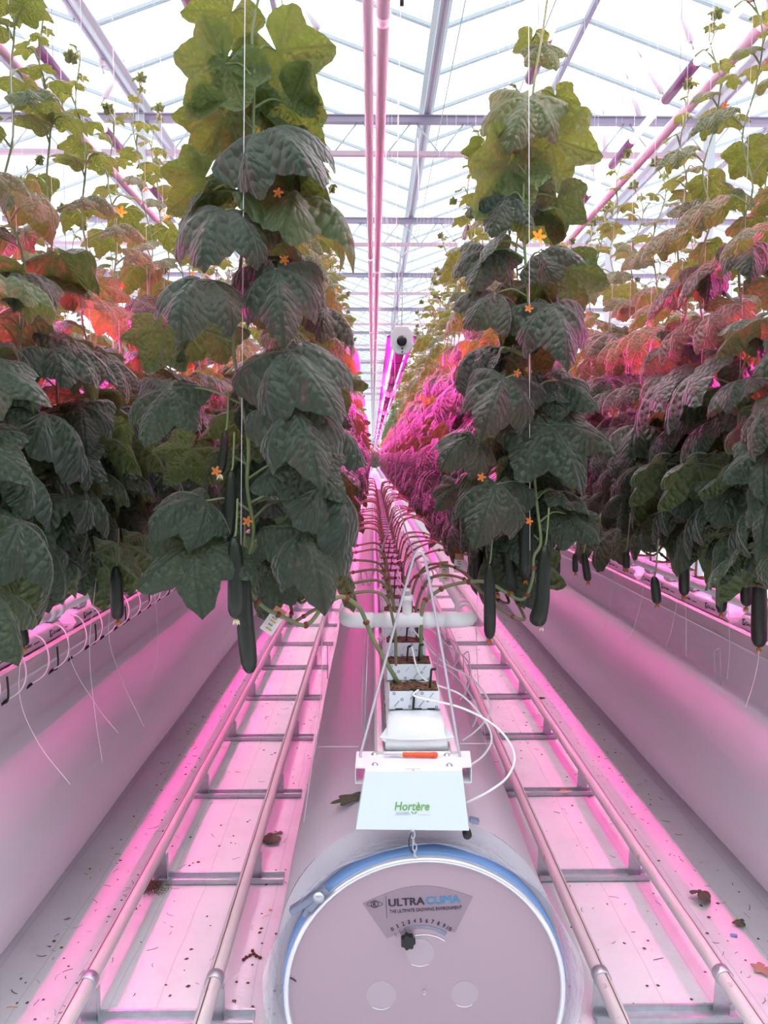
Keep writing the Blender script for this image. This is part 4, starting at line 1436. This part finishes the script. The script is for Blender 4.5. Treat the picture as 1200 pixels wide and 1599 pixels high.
    tw.tube([(cx + rng.uniform(-.01, .01), jy, .2), (cx, jy, 2.72)], .0010, 3, caps=False)
    return sb, leaves, tw, flowers

def arr(kind, idx, low=False):
    return LOW[idx] if low else (YOUNG[idx] if kind == 'young' else LIB[idx])
def foliage(leaves, low=False):
    mb = MB()
    for kind, idx, Mx in leaves:
        A = arr(kind, idx, low)
        R = np.array(Mx)
        mb.add(A[0] @ R[:3, :3].T + R[:3, 3], A[1], 0 if kind == 'leaf' else 1, A[2])
    return mb

VAR = {}
for s in (-1, 1):
    for v_ in range(6):
        top = [3.32, 3.5, 3.22, 3.42, 3.58, 3.28][v_]
        sb, lv, tw, fl_ = grow(100 + v_ * 7 + (s + 1) * 50, s, top)
        VAR[(s, v_)] = dict(stem=sb.mesh('stem', [M['stem'], M['vine'], M['node']]), leaves=lv, twine=tw.mesh('twine', M['string']), flowers=fl_,
                            foliage=foliage(lv).mesh('foliage', [M['leaf'], M['young']]))

def plant(nm, s, i, y, v_, detail):
    D = VAR[(s, v_)]
    x = ROW[nm] + s * .05
    sdn = 'left' if s < 0 else 'right'
    if i < 12:
        lab = f'cucumber plant, {ORD[i]} back from the front in the {sdn} curtain of the {nm} row'
    else:
        lab = f'cucumber plant far back in the {sdn} curtain of the {nm} row'
    t = thing('cucumber_plant', (x, y, CT + LIFT[nm]), lab, 'plant', f'cucumber plants, {sdn} curtain of the {nm} row')
    link('stem', D['stem'], t)
    if detail:
        for kind, idx, Mx in D['leaves']:
            o = link('leaf', (YOUNG_ME if kind == 'young' else MID_ME if kind == 'mid' else LEAF_ME)[idx], t)
            o.matrix_basis = Mx
    else:
        link('foliage', D['foliage'], t)
    link('twine', D['twine'], t)
    for q, Mx in enumerate(D['flowers']):
        if detail or q == 0:
            o = link('flower', FLOWER if q % 3 == 2 else FLOWER_DRY, t)
            o.matrix_basis = Mx
    return t

rngp = random.Random(11)
for nm, s, n, y0, det in (('centre', -1, 46, 2.43, 6), ('centre', 1, 46, 2.43, 6), ('left', 1, 22, 2.05, 12), ('left', -1, 14, 2.2, 0), ('right', -1, 22, 2.15, 12), ('right', 1, 14, 2.2, 0)):
    for i in range(n):
        y = y0 + DY * i + rngp.uniform(-.03, .03)
        if nm == 'centre' and ((s < 0 and i == 0) or (s > 0 and i < 2)):
            continue                       # the two front plants are built below
        plant(nm, s, i, y, (i * 5 + (i // 3) + (s > 0) * 2) % 6, i < det)

# beyond: what cannot be told apart plant by plant
def mass(name, spots, lab, seed):
    mb = MB()
    lib = [grow(900 + q, sd, 3.25 + .06 * q, True, 1.30) for q in range(4) for sd in (-1, 1)]
    rng = random.Random(seed)
    st = MB()
    for (x, y, s) in spots:
        sb, lv, _, _ = lib[2 * rng.randrange(4) + (s > 0)]
        for v_, in zip(sb.v):
            pass
        f = foliage(lv, True)
        for vv, uu in zip(f.v, f.uv):
            pass
        V = np.concatenate(f.v) + (x, y, CT)
        mb.add(V, f.f, 0, np.concatenate(f.uv))
        mb.mi[-len(f.f):] = f.mi
    tag(mb.obj(name, [M['leaf'], M['young']]), lab, 'plants', None, 'stuff')
mass('plant_foliage', [(ROW['centre'] + s * .05, Y0 + DY * 46 + .42 * i, s) for i in range(62) for s in (-1, 1)] +
     [(ROW['centre'] + .12 * q - s * CURT, 50 + 2 * abs(q), s) for q in (-2, -1, 0, 1, 2) for s in (-1, 1)] +
     [(ROW['left'] + s * .05, 2.05 + DY * 22 + .5 * i, s) for i in range(18) for s in (-1, 1)] + [(ROW['right'] + s * .05, 2.15 + DY * 22 + .5 * i, s) for i in range(18) for s in (-1, 1)],
     'distant cucumber foliage closing the far end of the rows', 5)
mass('plant_foliage', [(x + s * .05, 2.2 + .40 * i, s) for x in (-3.2, 3.55) for i in range(26) for s in (-1, 1)], 'cucumber foliage of the next rows behind the left and right rows', 6)

# ------------------------------------------------------------------ the two front plants, leaf by leaf
FV, BV = (0, -.75, .66), (0, .9, .42)
def front_plant(lab, root_p, path, dbase, leaves, extra_seed, s, flowers, skip=None):
    t = thing('cucumber_plant', root_p, lab, 'plant', 'front cucumber plants')
    pts = [root_p + Vector((0, 0, -.01))] + [P(px, py, d) for px, py, d in path]
    sp_ = spline(pts, 6)
    mb = MB()
    rad = np.linspace(.0075, .0042, len(sp_))
    mb.tube(sp_, rad, 9)
    rng = random.Random(extra_seed)
    child(mb, 'stem', M['stem'], t)
    mb = MB()
    for q in range(9, int(len(sp_) * .45), 7):
        mb.lathe([(0, -.011), (.0095, -.006), (.012, 0), (.0095, .006), (0, .011)], sp_[q], sp_[q + 1] - sp_[q], 8)
    child(mb, 'stem_node', M['node'], t)
    sn = np.array([tuple(p) for p in sp_])
    rloc = np.array(tuple(root_p))
    def put(A, me, J, T, Nv):
        Mw = leaf_matrix(A, J, T, Nv)
        o = link('leaf', me, t)
        o.matrix_basis = Matrix.Translation(-Vector(root_p)) @ Mw
        # petiole, a sub-part of its leaf
        cand = [i_ for i_ in range(len(sn)) if sn[i_][2] < J[2] + .04]
        cand = cand or list(range(len(sn)))
        i_ = min(cand, key=lambda q: np.linalg.norm(sn[q] - np.array(tuple(J))) + abs(sn[q][2] - (J[2] - .05)) * .6)
        nd = Vector(sn[i_])
        mid = nd * .5 + Vector(J) * .5 + Vector((0, 0, .022))
        pm = MB().tube(spline([nd, mid, Vector(J)], 5), np.linspace(.0042, .0028, 11), 7)
        c = pm.obj('petiole', M['stem'], o)
        c.matrix_parent_inverse = Mw.inverted() @ Matrix.Translation(Vector((0, 0, 0)))
    for L in leaves:
        (jx, jy_, jd), (tx, ty, td), face, idx, kind = L
        A = LIB[idx]
        me = MID_ME[idx] if kind == 'm' else LEAF_ME[idx]
        Nv = {'f': FV, 'b': BV, 'l': (-.6, -.3, .7), 'r': (.6, -.3, .7), 'u': (0, -.2, 1)}[face]
        put(A, me, P(jx, jy_, jd), P(tx, ty, td), Nv)
    # fill behind
    zz = 1.62
    az = rng.uniform(0, 6)
    while zz < 3.15:
        i_ = int(np.argmin(abs(sn[:, 2] - zz) + (np.arange(len(sn)) < len(sn) * .4) * 9))
        nd = Vector(sn[i_])
        az += 2.3
        o = Vector((math.cos(az), abs(math.sin(az)) * .9 + .25, 0)).normalized()
        J = nd + o * rng.uniform(.09, .15) + Vector((0, 0, .03))
        L = rng.uniform(.15, .19)
        be = math.radians(rng.uniform(35, 75))
        idx = rng.randrange(len(LIB))
        put(LIB[idx], MID_ME[idx] if zz > 2.75 else LEAF_ME[idx], J, J + o * (L * math.cos(be)) - Vector((0, 0, L * math.sin(be))), o * math.sin(be) + Vector((0, 0, math.cos(be))))
        zz += .13
    tw = MB()
    a, b = path[-1], skip
    tw.tube([P(*b[0]), P(*b[1])], .0011, 5)
    child(tw, 'twine', M['string'], t)
    for (px, py, d, dry, r1, r2) in flowers:
        o = link('flower', FLOWER_DRY if dry else FLOWER, t)
        o.matrix_basis = Matrix.Translation(P(px, py, d) - Vector(root_p)) @ Matrix.Rotation(r1, 4, 'X') @ Matrix.Rotation(r2, 4, 'Y')
    return t

LEFT = [
 ((362, 20, 2.36), (322, 98, 2.40), 'b', 5, 'm'), ((432, 80, 2.36), (496, 182, 2.36), 'b', 2, 'm'), ((352, 100, 2.30), (292, 188, 2.26), 'b', 0, 'm'),
 ((348, 182, 2.32), (300, 262, 2.36), 'b', 2, 'm'), ((452, 165, 2.40), (500, 258, 2.36), 'b', 4, 'm'), ((412, 205, 2.24), (496, 300, 2.14), 'f', 1, 'l'),
 ((320, 278, 2.34), (262, 338, 2.38), 'b', 7, 'm'), ((352, 328, 2.22), (308, 426, 2.10), 'f', 3, 'l'), ((465, 306, 2.34), (545, 424, 2.24), 'r', 1, 'm'),
 ((455, 262, 2.40), (512, 345, 2.36), 'b', 4, 'l'), ((318, 436, 2.16), (272, 532, 2.04), 'f', 1, 'l'), ((432, 420, 2.20), (448, 545, 2.14), 'f', 4, 'l'),
 ((468, 412, 2.40), (508, 500, 2.36), 'r', 4, 'l'), ((446, 548, 2.18), (522, 668, 2.10), 'f', 1, 'l'), ((460, 636, 2.14), (505, 765, 2.06), 'f', 4, 'l'),
 ((262, 608, 2.22), (226, 700, 2.14), 'f', 0, 'l'), ((470, 722, 2.22), (462, 820, 2.18), 'f', 5, 'l'), ((510, 756, 2.26), (515, 872, 2.20), 'r', 6, 'l'),
 ((478, 828, 2.20), (512, 962, 2.14), 'f', 4, 'l'), ((322, 782, 2.22), (228, 832, 2.14), 'f', 1, 'l'), ((302, 848, 2.20), (318, 968, 2.14), 'f', 5, 'l'),
 ((255, 515, 2.36), (230, 585, 2.42), 'b', 2, 'l'), ((402, 590, 2.40), (380, 680, 2.36), 'f', 4, 'l'), ((510, 480, 2.5), (545, 560, 2.46), 'r', 1, 'l'), ((300, 700, 2.42), (262, 760, 2.40), 'b', 2, 'l'),
 ((412, 700, 2.44), (430, 810, 2.42), 'f', 6, 'l'),
]
front_plant('large front cucumber plant left of the white pipes, nearest the viewer', Vector((xc - .045, 2.52, CT)),
            [(584, 1000, 2.5), (562, 950, 2.47), (532, 932, 2.44), (505, 948, 2.40), (478, 976, 2.36), (440, 962, 2.33), (412, 948, 2.31), (388, 920, 2.30), (378, 892, 2.29), (396, 835, 2.29), (386, 760, 2.28), (388, 690, 2.28), (372, 600, 2.28),
             (364, 520, 2.28), (372, 440, 2.28), (388, 340, 2.28), (402, 290, 2.29), (396, 200, 2.30), (398, 110, 2.31), (394, 50, 2.32), (408, -20, 2.33)],
            2.3, LEFT, 3, -1,
            [(434, 300, 2.22, 1, 2.4, .3), (445, 405, 2.2, 1, 2.3, -.4), (387, 814, 2.24, 1, 1.5, 0), (337, 736, 2.2, 1, 1.4, .5)],
            (((383, -30, 2.22), (376, 895, 2.22))))

RIGHT = [
 ((848, 70, 2.95), (868, 112, 2.90), 'f', 2, 'm'), ((832, 62, 3.0), (826, 105, 3.02), 'b', 5, 'm'), ((826, 152, 2.84), (795, 240, 2.76), 'f', 0, 'm'), ((868, 150, 2.98), (880, 200, 3.0), 'b', 2, 'm'),
 ((862, 216, 2.92), (880, 308, 2.90), 'b', 5, 'm'), ((752, 228, 2.94), (735, 268, 2.98), 'b', 2, 'm'), ((792, 258, 2.86), (742, 345, 2.82), 'b', 0, 'm'), ((870, 310, 2.92), (870, 385, 2.96), 'b', 7, 'l'),
 ((796, 305, 2.86), (765, 372, 2.80), 'f', 2, 'l'), ((846, 394, 2.80), (916, 420, 2.72), 'f', 1, 'l'), ((862, 476, 2.74), (890, 582, 2.64), 'f', 4, 'l'), ((766, 392, 2.9), (738, 460, 2.82), 'f', 0, 'l'),
 ((775, 458, 2.86), (735, 520, 2.8), 'f', 6, 'l'), ((790, 590, 2.76), (752, 692, 2.66), 'f', 4, 'l'), ((872, 594, 2.84), (938, 645, 2.76), 'f', 0, 'l'), ((742, 684, 2.80), (682, 732, 2.72), 'f', 1, 'l'),
 ((776, 756, 2.72), (742, 862, 2.62), 'f', 4, 'l'), ((858, 664, 2.78), (912, 776, 2.72), 'f', 5, 'l'), ((884, 802, 2.80), (936, 852, 2.74), 'f', 2, 'l'), ((806, 650, 2.94), (800, 730, 2.92), 'f', 4, 'l'),
 ((748, 545, 2.95), (720, 620, 2.9), 'l', 1, 'l'), ((885, 420, 3.0), (905, 500, 3.0), 'b', 2, 'l'), ((840, 500, 3.0), (850, 590, 2.98), 'b', 2, 'l'), ((712, 760, 2.9), (680, 800, 2.86), 'f', 0, 'l'),
]
front_plant('front cucumber plant right of the white pipes with an orange flower', Vector((xc + .045, 2.82, CT)),
            [(660, 950, 2.84), (672, 932, 2.86), (700, 915, 2.86), (738, 908, 2.84), (764, 910, 2.82), (790, 925, 2.80), (817, 936, 2.80), (832, 905, 2.80), (834, 870, 2.80), (845, 845, 2.80), (838, 780, 2.80), (832, 700, 2.80), (828, 600, 2.81),
             (826, 480, 2.82), (820, 390, 2.84), (818, 300, 2.86), (826, 210, 2.88), (836, 120, 2.9), (848, 50, 2.9), (858, -20, 2.9)],
            2.85, RIGHT, 8, 1,
            [(841, 370, 2.72, 0, 1.45, .1), (826, 482, 2.7, 1, 1.4, 0), (807, 582, 2.7, 1, 2.0, .3), (752, 745, 2.62, 1, 1.6, 0), (826, 814, 2.7, 1, 1.3, .4)],
            (((826, -30, 2.76), (828, 860, 2.76))))

# ------------------------------------------------------------------ cucumbers
def cucumber(px0, py0, px1, py1, d, wpx, lab, group=None, curve=0.0, blossom='dry_petal', stalk=20, odd=False, d1=None):
    a, b = P(px0, py0, d), P(px1, py1, d1 or d)
    r_ = wpx / 2 / FPX * d
    t = thing('cucumber', (a.x, a.y, a.z), lab, 'cucumber', group)
    L = (b - a).length
    side = (b - a).cross(Vector((0, 1, 0))).normalized()
    ks = [0, .03, .07, .13, .22, .35, .5, .65, .8, .9, .955, .985, 1]
    rs = [.28, .48, .62, .78, .90, .97, 1, 1.02, 1.02, .95, .75, .48, .06]
    if odd: rs = [.28, .5, .62, .78, .85, .9, .92, .95, 1.05, 1.15, 1.0, .6, .06]
    pts = [a + (b - a) * q + side * (curve * math.sin(PI * q)) + (side * (-.02 * max(0, q - .7) / .3) if odd else Vector((0, 0, 0))) for q in ks]
    mb = MB(); mb.tube(pts, [r_ * q for q in rs], 18)
    V = mb.v[0]
    V[:] = V
    child(mb, 'fruit', M['fruit'], t)
    mb = MB(); up = Vector((.1, 0, 1)).normalized() * (stalk / FPX * d)
    mb.tube(spline([a + up * 3, a + up * .5 + side * .004, a - up * .08], 4), .0032, 6); child(mb, 'stalk', M['stem'], t)
    if blossom:
        mb = MB()
        rng = random.Random(px0)
        for q in range(4):
            an = q * 1.57 + rng.random()
            mb.tube([b, b + Vector((math.cos(an) * .006, math.sin(an) * .006, -.008)), b + Vector((math.cos(an) * .010, math.sin(an) * .008, -.018))], [.002, .0045, .001], 5)
        child(mb, 'withered_blossom', M[blossom], t)
    return t
cucumber(378, 868, 391, 1052, 2.26, 27, 'longest dark cucumber hanging lowest under the front left plant', None, -.004, None)
cucumber(366, 838, 369, 966, 2.20, 27, 'thick dark cucumber hanging just left of the longest front one', None, .003, 'pale_petal')
cucumber(361, 735, 350, 858, 2.24, 20, 'slender cucumber high on the front left plant above the thick ones', None, .008, None)
cucumber(352, 672, 344, 740, 2.26, 13, 'small young cucumber with pale blossom, topmost on the front left plant', None, .003, 'pale_petal')
cucumber(181, 884, 184, 968, 2.75, 20, 'straight cucumber hanging alone above the left gutter, right of two')
cucumber(147, 855, 149, 930, 2.85, 18, 'cucumber hanging above the left gutter, left of two')
cucumber(26, 955, 37, 1010, 2.55, 20, 'short cucumber end showing below a large leaf above the left gutter')
cucumber(0, 900, 1, 968, 2.6, 18, 'cucumber cut by the left edge above the left gutter')
cucumber(168, 862, 171, 905, 3.3, 15, 'cucumber half hidden behind leaves near the left white pipe')
cucumber(764, 880, 765, 998, 2.72, 19, 'straight cucumber hanging alone right of the white pipe end', None, .002)
cucumber(851, 852, 846, 978, 2.66, 24, 'crooked cucumber with a bulged scarred tip under the front right plant', None, .0, 'pale_petal', 20, True)
cucumber(822, 775, 822, 905, 2.82, 24, 'long cucumber hanging beside the twine of the front right plant')
cucumber(795, 830, 798, 922, 2.86, 19, 'cucumber between two others under the front right plant')
cucumber(773, 825, 777, 925, 2.95, 21, 'cucumber behind the lone straight one near the white pipe')
cucumber(747, 850, 746, 912, 3.2, 17, 'short cucumber beside the paper sachets')
cucumber(828, 680, 826, 760, 2.8, 15, 'young cucumber high inside the front right plant')
cucumber(871, 853, 871, 899, 3.7, 9, 'small cucumber above the right hose, leftmost of four far ones')
cucumber(898, 864, 899, 894, 3.9, 9, 'small cucumber above the right hose, second of four far ones')
cucumber(912, 862, 919, 908, 3.5, 12, 'cucumber above the right hose, third of four far ones')
cucumber(932, 860, 938, 884, 3.8, 11, 'small cucumber above the right hose, rightmost of four far ones')
cucumber(1022, 900, 1027, 943, 3.1, 15, 'cucumber end below the large dark leaf of the right row')
cucumber(1069, 850, 1069, 930, 3.1, 17, 'cucumber above the right slab print, between leaf tips')
cucumber(1128, 878, 1127, 957, 3.05, 17, 'straight cucumber in front of the right growing cubes')
cucumber(1172, 850, 1166, 947, 3.0, 20, 'cucumber just left of the biggest one above the right gutter')
cucumber(1187, 895, 1186, 1011, 2.85, 24, 'biggest dark cucumber above the right gutter')
cucumber(978, 860, 979, 888, 3.5, 12, 'small cucumber end with orange blossom above the right slabs')
rc = random.Random(21)
for i in range(12):
    s = 1 if i % 2 else -1
    y = 5.2 + .75 * i
    X = (-1.05 if s < 0 else 1.40) + rc.uniform(-.12, .12)
    z = rc.uniform(1.42, 1.6)
    px, d = 582 + X / y * FPX, y
    py = 715 + (CAMZ - z) / y * FPX
    cucumber(px, py, px + rc.uniform(-3, 3), py + .26 / y * FPX, y, .042 / y * FPX, f'distant cucumber hanging over the {"left" if s < 0 else "right"} aisle in leaf shade', f'distant cucumbers of the {"left" if s < 0 else "right"} aisle')

# loose strings hanging over the hoses
LS = [((240, 880), (247, 1010), (238, 1060), 3.3), ((1063, 905), (1050, 980), (1040, 1010), 3.5), ((1072, 930), (1072, 980), (1072, 1025), 3.45), ((1005, 920), (990, 980), (970, 1015), 3.7), ((960, 890), (953, 950), (935, 1008), 3.9),
      ((1139, 950), (1140, 1010), (1136, 1060), 3.3), ((1186, 1015), (1180, 1055), (1165, 1105), 2.9), ((745, 950), (747, 1060), (765, 1200), 3.2), ((30, 1080), (60, 1160), (110, 1225), 2.55), ((108, 1020), (150, 1100), (185, 1145), 2.9), ((170, 990), (190, 1060), (225, 1135), 3.1), ((140, 1010), (148, 1110), (160, 1190), 2.8), ((503, 1000), (500, 1100), (468, 1330), 2.7)]
for i, (a, b, c, d) in enumerate(LS):
    sd = 'left' if a[0] < 560 else 'right'
    nth = sum(1 for q in LS[:i] if (q[0][0] < 560) == (a[0] < 560))
    rod_thing('loose_string', spline([P(*a, d) + Vector((.02, .03, .25)), P(*a, d), P(*b, d - .02), P(*c, d - .06)], 6), .0011, f'thin white loose string dangling in the {sd} aisle, strand {SPELL[nth+1]} from the {"front plant" if False else "list of those hanging"}'.replace('strand', 'one of several, number').replace(' from the list of those hanging', ''), 'string', 'string', f'loose strings in the {sd} aisle')
for o in bpy.data.objects:
    if o.name.startswith('loose_string'):
        o['label'] = 'thin white loose string dangling in front of the ' + ('left' if 'left' in o['group'] else 'right') + ' air hose'

# ------------------------------------------------------------------ litter on the ground
def dried_leaf(px, py, size, lab, m_, rot, curl=.35, idx=0, flatn=1.0):
    d = FPX * CAMZ / (py - 715)
    c = P(px, py, d); c.z = .012
    A = LIB[idx]
    V = A[0].copy()
    V[:, 2] = V[:, 2] * .35 * flatn
    V = V * size
    R = np.array(Matrix.Rotation(rot, 3, 'Z'))
    V = V @ R.T
    V[:, 2] -= V[:, 2].min()
    mb = MB(); mb.add(V, A[1], 0, A[2])
    o = mb.obj('fallen_leaf', M[m_], None, True, (c.x, c.y, .008))
    m = o.modifiers.new('thick', 'SOLIDIFY'); m.thickness = .0015
    tag(o, lab, 'leaf', 'fallen leaves')
dried_leaf(428, 1331, .10, 'brown dried leaf on the ground between the left rail and centre hose', 'dry', 1.6, idx=1)
dried_leaf(885, 1257, .07, 'tan curled leaf on a rail support in the right aisle', 'tan', .3, idx=2)
dried_leaf(1094, 1440, .08, 'dark green brown crumpled leaf beside the right outer rail', 'dry', -1.2, idx=3, flatn=2.4)
dried_leaf(846, 1103, .05, 'small dark leaf scrap at the right outer rail, farther back', 'dry', .6, idx=1, flatn=2.0)
dried_leaf(1155, 1481, .045, 'small rolled green leaf on the ground below the right hose', 'dry', 1.3, idx=3, flatn=1.5)
dried_leaf(1190, 1558, .05, 'tan leaf scrap at the right edge of the ground', 'tan', 2.0, idx=5)
# green leaf resting on the hose film
mb = MB(); A = LIB[5]
def on_hose(px, py):
    """where a sight line meets the centre hose"""
    d = 2.2
    while d < 4:
        p = P(px, py, d)
        if ((p.x - ROW['centre']) / HR) ** 2 + ((p.z - HZ) / HZ) ** 2 < 1:
            break
        d += .004
    n = Vector((p.x - ROW['centre'], 0, p.z - HZ)).normalized()
    return p + n * .012, n
(pj, nj), (pt, nt) = on_hose(553, 1249), on_hose(522, 1272)
Mx = leaf_matrix(A, pj, pt, nj + nt)
R = np.array(Mx); mb.add(LIB[5][0] * np.array((.7, 1, .15)) @ R[:3, :3].T + R[:3, 3], A[1], 0, A[2])
o = mb.obj('fallen_leaf', M['young']); m = o.modifiers.new('thick', 'SOLIDIFY'); m.thickness = .0012
tag(o, 'small green leaf lying on the centre hose left of the end cover', 'leaf')
# clump of withered roots
rng = random.Random(9)
c0 = P(238, 1412, FPX * CAMZ / (1412 - 715))
mb = MB()
for i in range(170):
    r0 = abs(rng.gauss(0, .035))
    a = rng.uniform(0, 6.28)
    p = Vector((c0.x + r0 * math.cos(a) * 1.5, c0.y + r0 * math.sin(a) * .7, .006 + max(0, .035 - r0 * .5) * rng.random()))
    pts = [p]
    dr = Vector((rng.gauss(0, 1), rng.gauss(0, .6), rng.gauss(0, .3))).normalized()
    for q in range(4):
        dr = (dr + Vector((rng.gauss(0, .5), rng.gauss(0, .5), rng.gauss(0, .3)))).normalized()
        p = p + dr * .012
        p.z = max(.004, min(p.z, .06))
        pts.append(p.copy())
    mb.tube(pts, .0009, 3)
tag(mb.obj('root_clump', M['hay']), 'tangled brown clump of withered roots against the left rail support', 'plant debris', None, 'stuff')
mb = MB()
for (px, py) in ((385, 1528), (391, 1525), (397, 1522), (401, 1526), (407, 1529), (395, 1517), (381, 1532)):
    p = P(px, py, FPX * CAMZ / (py - 715)); 
    mb.lathe([(0, 0), (.006, .001), (.007, .005), (.004, .009), (0, .010)], (p.x, p.y, .001), (0, 0, 1), 7)
pp = [P(px, py, FPX * CAMZ / (py - 715)) for px, py in ((381, 1532), (391, 1525), (397, 1521), (407, 1529))]
mb.tube([Vector((p.x, p.y, .005)) for p in pp], .003, 5)
tag(mb.obj('dried_tendril', M['red_bits']), 'dark red dried tendril on the ground left of the hose end', 'plant debris')
mb = MB(); p = P(1145, 1498, FPX * CAMZ / (1498 - 715)); 
mb.prism([(-.014, -.008), (.010, -.010), (.016, .002), (.004, .010), (-.012, .008)], lambda u, v_, w_: (p.x + u, p.y + v_, .001 + w_ + .2 * abs(u)), .004)
bevel(tag(mb.obj('plastic_clip', M['blue'], None, False), 'small blue plastic clip piece on the ground beside the right rail', 'clip'), .0015)
rng = random.Random(77)
lit, org = MB(), MB()
def scrap(mb, x, y, kind):
    a = rng.uniform(0, 6.28)
    if kind == 0:
        L = rng.uniform(.01, .045)
        pts = [Vector((x, y, .003))]
        for q in range(3):
            a += rng.uniform(-.8, .8)
            pts.append(pts[-1] + Vector((math.cos(a), math.sin(a), rng.uniform(-.05, .06))) * (L / 3))
        mb.tube(pts, rng.uniform(.0005, .0014), 4)
    else:
        r_ = rng.uniform(.003, .010)
        n = 5
        V = [(x, y, .002 + r_ * .5)] + [(x + r_ * rng.uniform(.5, 1.2) * math.cos(a + q * 1.257), y + r_ * rng.uniform(.5, 1.2) * math.sin(a + q * 1.257), .0015) for q in range(n)]
        mb.add(V, [(0, 1 + q, 1 + (q + 1) % n) for q in range(n)])
for (x0, x1, n) in ((-1.32, -.98, 420), (-.92, -.56, 150), (-.5, -.33, 120), (.62, .76, 80), (.80, 1.16, 170), (1.21, 1.62, 460)):
    for i in range(n):
        y = 2.2 + 12 * rng.random() ** 1.9
        scrap(lit if rng.random() < .93 else org, rng.uniform(x0, x1), y, 0 if rng.random() < .5 else 1)
tag(lit.obj('litter', M['litter']), 'scattered brown twigs and leaf crumbs on the white ground cover', 'litter', None, 'stuff')
tag(org.obj('petal_litter', M['petal'], None, False), 'scattered orange petal crumbs on the white ground cover', 'litter', None, 'stuff')
